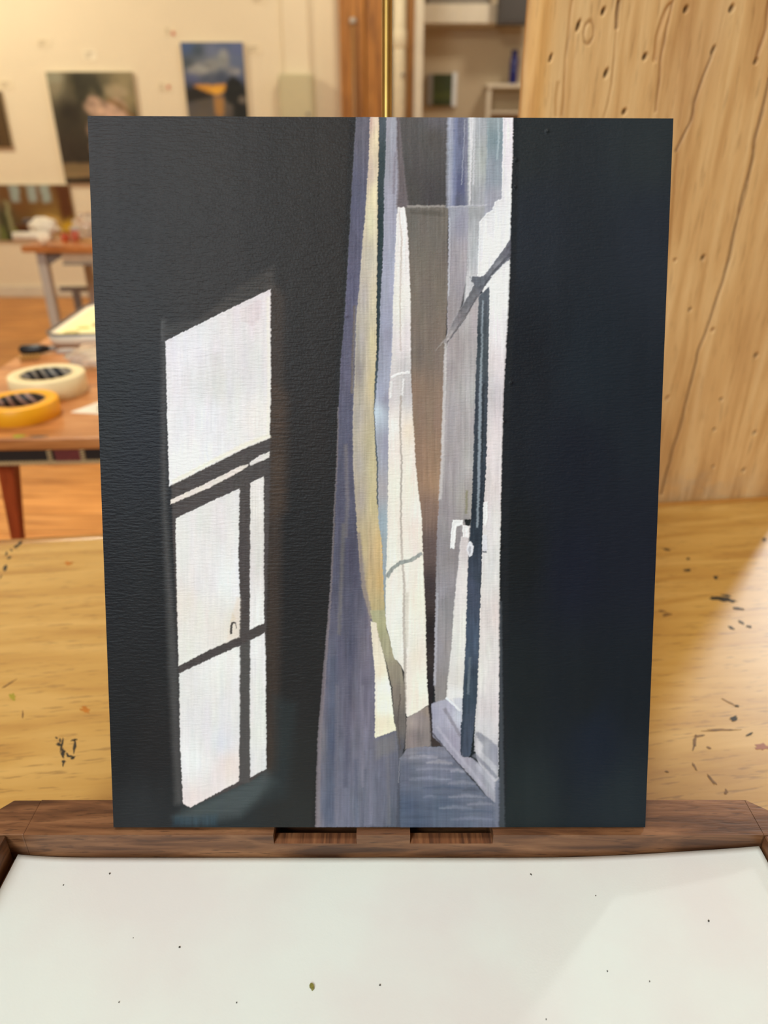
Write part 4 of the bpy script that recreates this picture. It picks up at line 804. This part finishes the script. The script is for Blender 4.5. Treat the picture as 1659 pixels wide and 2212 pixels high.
obj('sheet', prism(BM(), [(-.025, -.02), (.09, -.024), (.1, .06), (.0, .05)], 0, .0006), plain('scrap_paper', (240, 232, 212), .7), scr)
bm = BM(); vs = [bm.verts.new(c) for c in ((-.005, .045, .0007), (.1, .058, .0007), (.09, 0.0, .012), (.012, -.008, .010))]; f_ = bm.faces.new(vs)
ex_ = bmesh.ops.extrude_face_region(bm, geom=[f_]); [setattr(v_.co, 'z', v_.co.z + .0006) for v_ in ex_['geom'] if isinstance(v_, bmesh.types.BMVert)]
obj('fold', bm, plain('scrap_paper_fold', (240, 232, 212), .7), scr)

# ------------------------------------------------------------------ far table with clutter
BZ = .75; by = at_z(60, 531, BZ).y; bx = at_z(44, 531, BZ).x
bt = thing('work_table', 'brown topped work table with grey metal legs by the gallery wall', 'table', (bx, by, 0))
boxo('tabletop', (0, 1.15, 0, .6, BZ - .028, BZ), M['table'], bt, bevel=.003)
boxo('apron', (.16, 1.1, .03, .045, BZ - .075, BZ - .0285), plain('apron_cream', (214, 196, 166), .6), bt)
boxo('drawer_lip', (.16, 1.1, .024, .032, BZ - .085, BZ - .076), M['steel_d'], bt)
for lx_, ly_ in ((.045, .03), (1.06, .03), (.045, .53), (1.06, .53)):
    lg = boxo('leg', (lx_, lx_ + .04, ly_, ly_ + .04, 0, BZ - .0285), M['steel'], bt, bevel=.004)
    if ly_ < .1: obj('bracket', prism(BM(), [(0, 0), (.11, 0), (0, .06)], 0, .004), M['steel_d'], lg).matrix_local = Matrix.Translation((lx_ + .04 if lx_ < .5 else lx_, ly_ + .02, BZ - .029)) @ Matrix.Rotation(R(-90), 4, 'X') @ Matrix.Scale(1 if lx_ < .5 else -1, 4, (1, 0, 0))
sbx = at_y(130, 622, by + .55).x - bx
boxo('stretcher', (sbx, 1.06, .54, .56, at_y(160, 624, by + .55).z - .012, at_y(160, 624, by + .55).z + .012), M['steel_d'], bt)
boxo('stretcher_post', (sbx + .06, sbx + .10, .545, .555, .01, at_y(160, 624, by + .55).z - .0125), M['steel_d'], bt)
white_c = plain('white_cloth', (236, 226, 206), .8, 0, .1, 60); 
def onb(px, py): return at_z(px, py, BZ)
p = onb(88, 519); crumple('cloth', 'crumpled white cloth on the far work table', 'cloth', (p.x, p.y + .06, BZ), .072, .07, .10, white_c, 9, amp=.35)
p = onb(104, 527); crumple('tissue', 'small white wad of tissue at the edge of the far work table', 'tissue', (p.x, .035 + by, BZ), .028, .028, .05, plain('tissue_white', (240, 224, 200), .8), 19, n=14, amp=.25)
p = onb(52, 522)
o = thing('paper_roll', 'white paper roll lying on the far work table', 'paper roll', (p.x, p.y + .02, BZ), (0, 0, R(8)))
obj('roll', lathe(BM(), [(.006, -.08), (.02, -.08), (.02, .08), (.006, .08)], 20, close=True), white_c, o, True).matrix_local = Matrix.Translation((.03, 0, .0205)) @ Matrix.Rotation(R(90), 4, 'Y')
p = onb(133, 524)
for k, (dx_, c, h_, lb) in enumerate(((0, (196, 84, 44), .045, 'small orange jar on the far work table, left of the pair'), (.046, (190, 96, 72), .06, 'small reddish jar on the far work table, right of the pair'))):
    o = thing('jar', lb, 'jar', (p.x + dx_, p.y + .05, BZ), group='jars on the far table')
    obj('body', lathe(BM(), [(.016, 0), (.019, .004), (.019, h_*.7), (.015, h_*.8)], 20), plain('jar_red', c, .25), o, True)
    obj('lid', lathe(BM(), [(.016, h_*.8), (.017, h_*.82), (.017, h_), (.014, h_ + .002)], 20), M['brass'] if k == 0 else M['steel'], o, True)
p = onb(170, 520); crumple('plastic_bag', 'crumpled clear plastic bag on the far work table', 'plastic', (p.x + .02, p.y + .13, BZ), .09, .08, .13, M['wrap'], 12)
p = onb(185, 525); o = thing('brush', 'thin paintbrush lying at the edge of the far work table', 'brush', (p.x, p.y + .03, BZ), (0, 0, R(-20)))
obj('handle', tube(BM(), [(-.06, 0, .005), (.0, 0, .005), (.06, 0, .005)], [.003, .005, .0035], 8), M['desk'], o, True)
obj('bristles', tube(BM(), [(.06, 0, .005), (.075, 0, .006), (.09, 0, .004)], [.004, .006, .002], 8), M['black'], o, True)
p = onb(16, 521)
o = thing('basket', 'low brown woven basket at the left end of the far work table', 'basket', (p.x + .02, p.y + .25, BZ))
obj('bowl', lathe(BM(), [(.05, 0), (.085, .05), (.088, .05), (.08, .044), (.046, .006)], 24, close=True), plain('wicker', (120, 84, 44), .7, 0, .35, 60), o, True)
bm = BM()
for zz in (.014, .03, .05): tube(bm, [(math.cos(t)*(.052 + zz*.68), math.sin(t)*(.052 + zz*.68), zz) for t in [k*math.pi/12 for k in range(25)]], .004, 6, False)
obj('rim', bm, plain('wicker_dark', (92, 60, 30), .7), o, True)
p = onb(55, 508); o = thing('box', 'small dark slate box behind the cloth on the far work table', 'box', (p.x, p.y + .12, BZ), (0, 0, R(10)))
boxo('body', (-.045, .045, -.03, .03, 0, .055), plain('slate', (92, 84, 84), .6), o, .003); boxo('lid', (-.047, .047, -.032, .032, .0552, .066), plain('slate_lid', (104, 94, 92), .6), o, .003)

# ------------------------------------------------------------------ pictures on the gallery wall
M['pic'] = paint_mat('picture_paint', .5, 0, .4)
def picture(name, label, px0, py0, px1, py1, painter, base, thick=.03, nu=90, edge=(210, 196, 168)):
    a_ = at_y(px0, py0, Y1 - thick); b_ = at_y(px1, py1, Y1 - thick); c_ = at_y(px1, py0, Y1 - thick)
    W_ = c_.x - a_.x; H_ = a_.z - b_.z
    t = thing(name, label, 'painting', (a_.x, Y1, b_.z), group='paintings on the gallery wall')
    nv = int(nu * H_ / W_)
    u_ = np.linspace(0, 1, nu); v_ = np.linspace(0, 1, nv); UU, VV = np.meshgrid(u_, v_)
    c = Canvas(UU * 100, (1 - VV) * 100 * H_ / W_, base, 1.0, int(px0) + 11); painter(c, 100 * H_ / W_)
    V = np.stack([UU * W_, np.full(UU.shape, -thick - .001) - .002 * c.Hh, VV * H_], -1)
    me = grid_mesh('picture_face', V, nu, nv, np.clip(c.C, .003, .9)); me.materials.append(M['pic'])
    if me.polygons[0].normal.y > 0: me.flip_normals()
    link(bpy.data.objects.new('picture_face', me), t)
    boxo('stretcher_frame', (0, W_, -thick, -.001, 0, H_), plain('canvas_edge', edge, .7), t)
    return t
def pic_tree(c, h):
    c.C = c.idw([(10, 8, (150, 142, 116)), (30, 10, (60, 56, 36)), (55, 15, (96, 92, 70)), (90, 8, (150, 138, 104)), (90, 30, (140, 128, 92)), (20, 40, (40, 34, 24)), (15, 80, (52, 44, 34)), (95, 55, (34, 32, 22)), (40, 100, (44, 38, 30)), (75, 95, (60, 52, 40))], c.X, c.Y, 1, 1, 3)
    c.C *= (.7 + .6 * fb(c.X/7, c.Y/7, 3))[..., None]
    for x_, y_, r_ in ((50, 35, 11), (62, 45, 16), (75, 40, 14), (82, 52, 13), (52, 60, 14), (66, 65, 18), (50, 80, 12), (72, 82, 16), (60, 94, 10)):
        c.ell(x_, y_, r_, r_*.9, (196, 164, 142), f=3.5, op=.85, st=.22, dirn='n')
    c.ell(78, 20, 14, 7, (182, 166, 134), f=4, op=.7, dirn='n'); c.line([(66, 28), (84, 36), (96, 48)], 4, (128, 98, 52), f=2); c.poly([(30, 2), (58, 2), (64, 24), (56, 24), (50, 16), (44, 24), (30, 40)], (44, 42, 28), f=3, op=.8)
    c.ell(8, 6, 12, 5, (150, 150, 128), f=3, op=.7)
    c.poly([(0, 96), (100, 92), (100, 110), (0, 112)], (134, 112, 78), f=3, dirn='h', st=.2)
    c.poly([(0, 113), (100, 110), (100, 130), (0, 130)], (34, 26, 18), f=3, dirn='h', st=.2)
picture('gallery_painting', 'painting of a pale blossoming tree on dark ground hanging on the gallery wall', 98, 155, 285, 396, pic_tree, (50, 44, 34))
def pic_sky(c, h):
    c.C = c.idw([(10, 6, (70, 94, 142)), (28, 12, (62, 78, 92)), (48, 12, (112, 124, 158)), (70, 8, (84, 102, 144)), (92, 10, (96, 110, 156)), (10, 30, (66, 78, 86)), (28, 36, (150, 154, 158)), (45, 30, (120, 128, 136)), (62, 24, (140, 148, 152)), (85, 25, (100, 116, 150)), (15, 48, (86, 96, 140)), (35, 48, (72, 84, 108)), (60, 48, (64, 76, 100)), (88, 44, (84, 96, 130)), (12, 66, (40, 36, 28)), (30, 80, (90, 82, 70)), (60, 90, (96, 88, 78)), (90, 70, (40, 36, 28)), (25, 110, (100, 92, 80)), (90, 110, (44, 40, 34))], c.X, c.Y, 1, 1.3, 3)
    for x_, y_, a_, b_ in ((24, 38, 18, 6), (48, 32, 12, 8), (68, 22, 8, 14), (82, 40, 12, 5)): c.ell(x_, y_, a_, b_, (164, 166, 164), f=5, op=.6, dirn='n', st=.2)
    c.poly([(0, 58), (100, 54), (100, 66), (0, 66)], (60, 70, 96), f=3, op=.6)
    c.poly([(16, 59), (66, 58), (70, 66), (52, 73), (18, 67)], (222, 160, 60), f=2.5, dirn='h', st=.15)
    c.ell(52, 66, 12, 4, (240, 180, 60), f=3)
    c.poly([(0, 64), (20, 62), (44, 72), (44, 76), (0, 84)], (34, 30, 22), f=3)
    c.poly([(46, 76), (62, 76), (60, 100), (52, 106), (46, 98)], (190, 140, 70), f=4, op=.8)
    c.poly([(62, 74), (70, 54), (80, 46), (92, 52), (100, 68), (100, 120), (78, 120), (76, 88), (68, 84)], (24, 26, 20), f=3, dirn='n', st=.2)
    c.ell(94, 80, 8, 5, (112, 104, 94), f=3)
picture('gallery_painting', 'painting of a stormy blue sky over a yellow sunset and dark tree', 389, 91, 524, 300, pic_sky, (70, 80, 100))
def pic_garden(c, h):
    c.C = c.idw([(10, 5, (150, 148, 116)), (8, 30, (120, 124, 100)), (30, 8, (110, 70, 30)), (45, 20, (116, 78, 36)), (70, 10, (120, 84, 44)), (25, 30, (60, 56, 36)), (45, 45, (80, 64, 30)), (70, 40, (168, 138, 70)), (90, 42, (150, 120, 50)), (5, 55, (70, 76, 60)), (20, 60, (54, 52, 30)), (40, 60, (66, 56, 34)), (60, 60, (120, 96, 50))], c.X, c.Y, 1, 1, 3)
    for x_ in (42, 60, 74): c.poly([(x_ - 5, 0), (x_ + 5, 0), (x_ + 4, 16), (x_ - 4, 16)], (158, 172, 166), f=2.5)
    c.poly([(85, 0), (100, 0), (100, 30), (86, 34)], (92, 52, 22), f=3)
    c.ell(72, 38, 14, 9, (196, 160, 84), f=3, dirn='n', st=.1); c.ell(92, 42, 7, 6, (208, 168, 40), f=3); c.poly([(64, 40), (80, 40), (80, 62), (68, 62)], (186, 150, 80), f=3)
    for k in range(7): c.line([(2 + k*6, 70), (6 + k*5, 40 - (k % 3)*12)], 4, ((110, 122, 60), (60, 66, 36), (150, 150, 110))[k % 3], f=2)
picture('gallery_painting', 'painting of a garden with yellow flowers low on the gallery wall', -60, 399, 149, 520, pic_garden, (90, 76, 40), thick=.02)
def pic_dark(c, h):
    c.C *= (.6 + .8 * fb(c.X/20, c.Y/20, 3))[..., None]
    c.poly([(80, 0), (100, 0), (100, 100), (84, 110)], (96, 72, 40), f=6, op=.7)
picture('gallery_painting', 'dark brown painting cut off at the left edge of the picture', -150, 196, 1, 318, pic_dark, (58, 46, 30))
# cards beside the paintings
card = plain('card_white', (240, 226, 196), .7, 0, .02, 8); dot = plain('red_dot', (206, 110, 84), .5); text = plain('card_print', (176, 158, 128), .7)
for (xa, ya, xb, yb2, lb, rd, cm) in ((78, 84, 110, 101, 'small card high on the wall left of the blossoming tree painting', None, card), (179, 108, 210, 130, 'bright small card right above the blossoming tree painting', None, plain('card_bright', (252, 240, 214), .6)), (354, 58, 381, 76, 'small card with red dot above left of the stormy sky painting', (374, 72), card), (341, 178, 370, 197, 'small card with red dot between the two gallery paintings', (364, 188), card), (533, 97, 565, 117, 'small card right of the stormy sky painting', None, card), (543, -8, 576, 6, 'small card at the top edge of the picture', None, card), (-4, 174, 30, 192, 'small card at the left edge of the picture', None, card)):
    a_ = at_y(xa, ya, Y1 - .004); b_ = at_y(xb, yb2, Y1 - .004)
    t = thing('wall_card', lb, 'card', (a_.x, Y1, b_.z), group='cards on the gallery wall')
    W_ = b_.x - a_.x; H_ = a_.z - b_.z
    boxo('card', (0, W_, -.004, 0, 0, H_), cm, t)
    for k in range(3): boxo('print_line', (W_*.1, W_*(.45 if rd else (.8 - .15*k)), -.0046, -.004, H_*(.72 - .25*k), H_*(.82 - .25*k)), text, t)
    if rd:
        d_ = at_y(rd[0], rd[1], Y1 - .005)
        obj('red_dot', lathe(BM(), [(.014, 0), (.014, .001), (.012, .0014)], 16), dot, t).matrix_local = Matrix.Translation((d_.x - a_.x, -.0041, d_.z - b_.z)) @ Matrix.Rotation(R(90), 4, 'X')
# pale box on the wall
a_ = at_y(601, 160, Y1 - .09); b_ = at_y(683, 330, Y1 - .09)
cb = thing('fuse_box', 'pale grey green metal box mounted on the gallery wall', 'fuse box', (a_.x, Y1 - .031, b_.z))
W_, H_ = b_.x - a_.x, a_.z - b_.z
fm = plain('fuse_box_paint', (206, 196, 158), .5, 0, .03, 6)
boxo('body', (0, W_, -.08, 0, 0, H_), fm, cb, .006); dr = boxo('door', (.012, W_ - .02, -.092, -.0805, .012, H_ - .015), fm, cb, .006)
obj('latch', lathe(BM(), [(.012, 0), (.012, .006), (.009, .009)], 14), M['steel_d'], dr).matrix_local = Matrix.Translation((W_ - .05, -.092, H_/2)) @ Matrix.Rotation(R(90), 4, 'X')

# ------------------------------------------------------------------ alcove seen between column and partition
YS = YA - .30
a_ = at_y(913, 8, YS); b_ = at_y(1074, 50, YS)
sh = thing('wall_shelf', 'thick white shelf high on the alcove wall', 'shelf', (a_.x, YS, 0))
boxo('board', (0, b_.x - a_.x - .002, 0, .3, b_.z, a_.z), M['white'], sh, .004)
for k in range(3): boxo('seam_batten', (.12 + .22*k, .125 + .22*k, -.004, 0, b_.z + .005, a_.z - .005), M['pipe'], sh)
bx_ = thing('storage_box', 'grey storage box on the high alcove shelf', 'box', (a_.x + .05, YS + .03, a_.z))
boxo('body', (0, b_.x - a_.x - .12, 0, .24, 0, .3), plain('grey_card', (140, 132, 120), .7), bx_, .004); boxo('lid', (-.005, b_.x - a_.x - .115, -.005, .245, .3, .33), plain('grey_card_lid', (120, 114, 104), .7), bx_, .004)
c_ = at_y(1075, 52, YS - .12); d_ = at_y(1175, -40, YS - .12)
db = thing('speaker_box', 'dark grey box at the end of the high alcove shelf', 'box', (c_.x, YS - .12, c_.z))
boxo('body', (0, d_.x - c_.x, 0, .115, 0, d_.z - c_.z), plain('dark_grey_box', (74, 68, 64), .6), db, .006); boxo('front_panel', (.02, d_.x - c_.x - .02, -.006, 0, .02, d_.z - c_.z - .02), plain('dark_grey_front', (66, 62, 60), .7), db, .003)
boxo('wall_bracket', (.1, .14, .115, .419, .1, .14), M['steel_d'], db)
a_ = at_y(1052, 181, YS + .05); b_ = at_y(1180, 189, YS + .05)
s2 = thing('wall_shelf', 'low cream shelf in the alcove under the blue bottle', 'shelf', (a_.x, YS + .05, 0))
boxo('board', (0, b_.x - a_.x + .3, 0, .25, b_.z, a_.z), M['white'], s2, .003)
for k in (0.01, .35): boxo('upright', (k, k + .04, .02, .05, b_.z - .75, b_.z), M['white'], s2)
boxo('lower_board', (0.055, b_.x - a_.x + .3, .02, .24, b_.z - .22, b_.z - .20), M['white'], s2)
p_ = at_y(1108, 181, YS + .12); q_ = at_y(1108, 107, YS + .12); r_ = (at_y(1117, 150, YS + .12).x - at_y(1099, 150, YS + .12).x) / 2
bo = thing('bottle', 'tall cobalt blue glass bottle on the low alcove shelf', 'bottle', (p_.x, YS + .14, a_.z))
hb = q_.z - a_.z
bg = plain('cobalt_glass', (14, 30, 110), .12, 0, .05, 10, coat=.5)
obj('body', lathe(BM(), [(r_*.9, 0), (r_, .01), (r_, hb*.72), (r_*.8, hb*.8), (r_*.72, hb*.93)], 24), bg, bo, True)
obj('neck_ring', lathe(BM(), [(r_*.72, hb*.93), (r_*.86, hb*.94), (r_*.86, hb*.985), (r_*.6, hb)], 24), bg, bo, True)
a_ = at_y(936, 160, YA - .05); b_ = at_y(975, 228, YA - .05); e_ = at_y(988, 160, YA - .05)
gp_ = thing('small_picture', 'small dark green picture with a white side panel on the alcove wall', 'picture', (a_.x, YA, b_.z))
W_, H_ = b_.x - a_.x, a_.z - b_.z
def green_face():
    nu = 40; nv = 60; UU, VV = np.meshgrid(np.linspace(0, 1, nu), np.linspace(0, 1, nv)); c = Canvas(UU*100, (1 - VV)*150, (52, 62, 22), 1, 3)
    c.C *= (.6 + .8*fb(c.X/20, c.Y/30, 8))[..., None]; c.poly([(0, 90), (100, 80), (100, 120), (0, 120)], (78, 88, 30), f=10, op=.7)
    me = grid_mesh('picture_face', np.stack([UU*W_, np.full(UU.shape, -.051), VV*H_], -1), nu, nv, c.C); me.materials.append(M['pic'])
    if me.polygons[0].normal.y > 0: me.flip_normals()
    link(bpy.data.objects.new('picture_face', me), gp_)
green_face()
boxo('backing', (-.06, W_, -.05, 0, 0, H_), M['steel_d'], gp_, .003)
boxo('white_side', (W_ + .001, e_.x - a_.x, -.06, 0, -.01, H_ + .015), plain('white_gloss', (232, 236, 238), .3), gp_, .004)
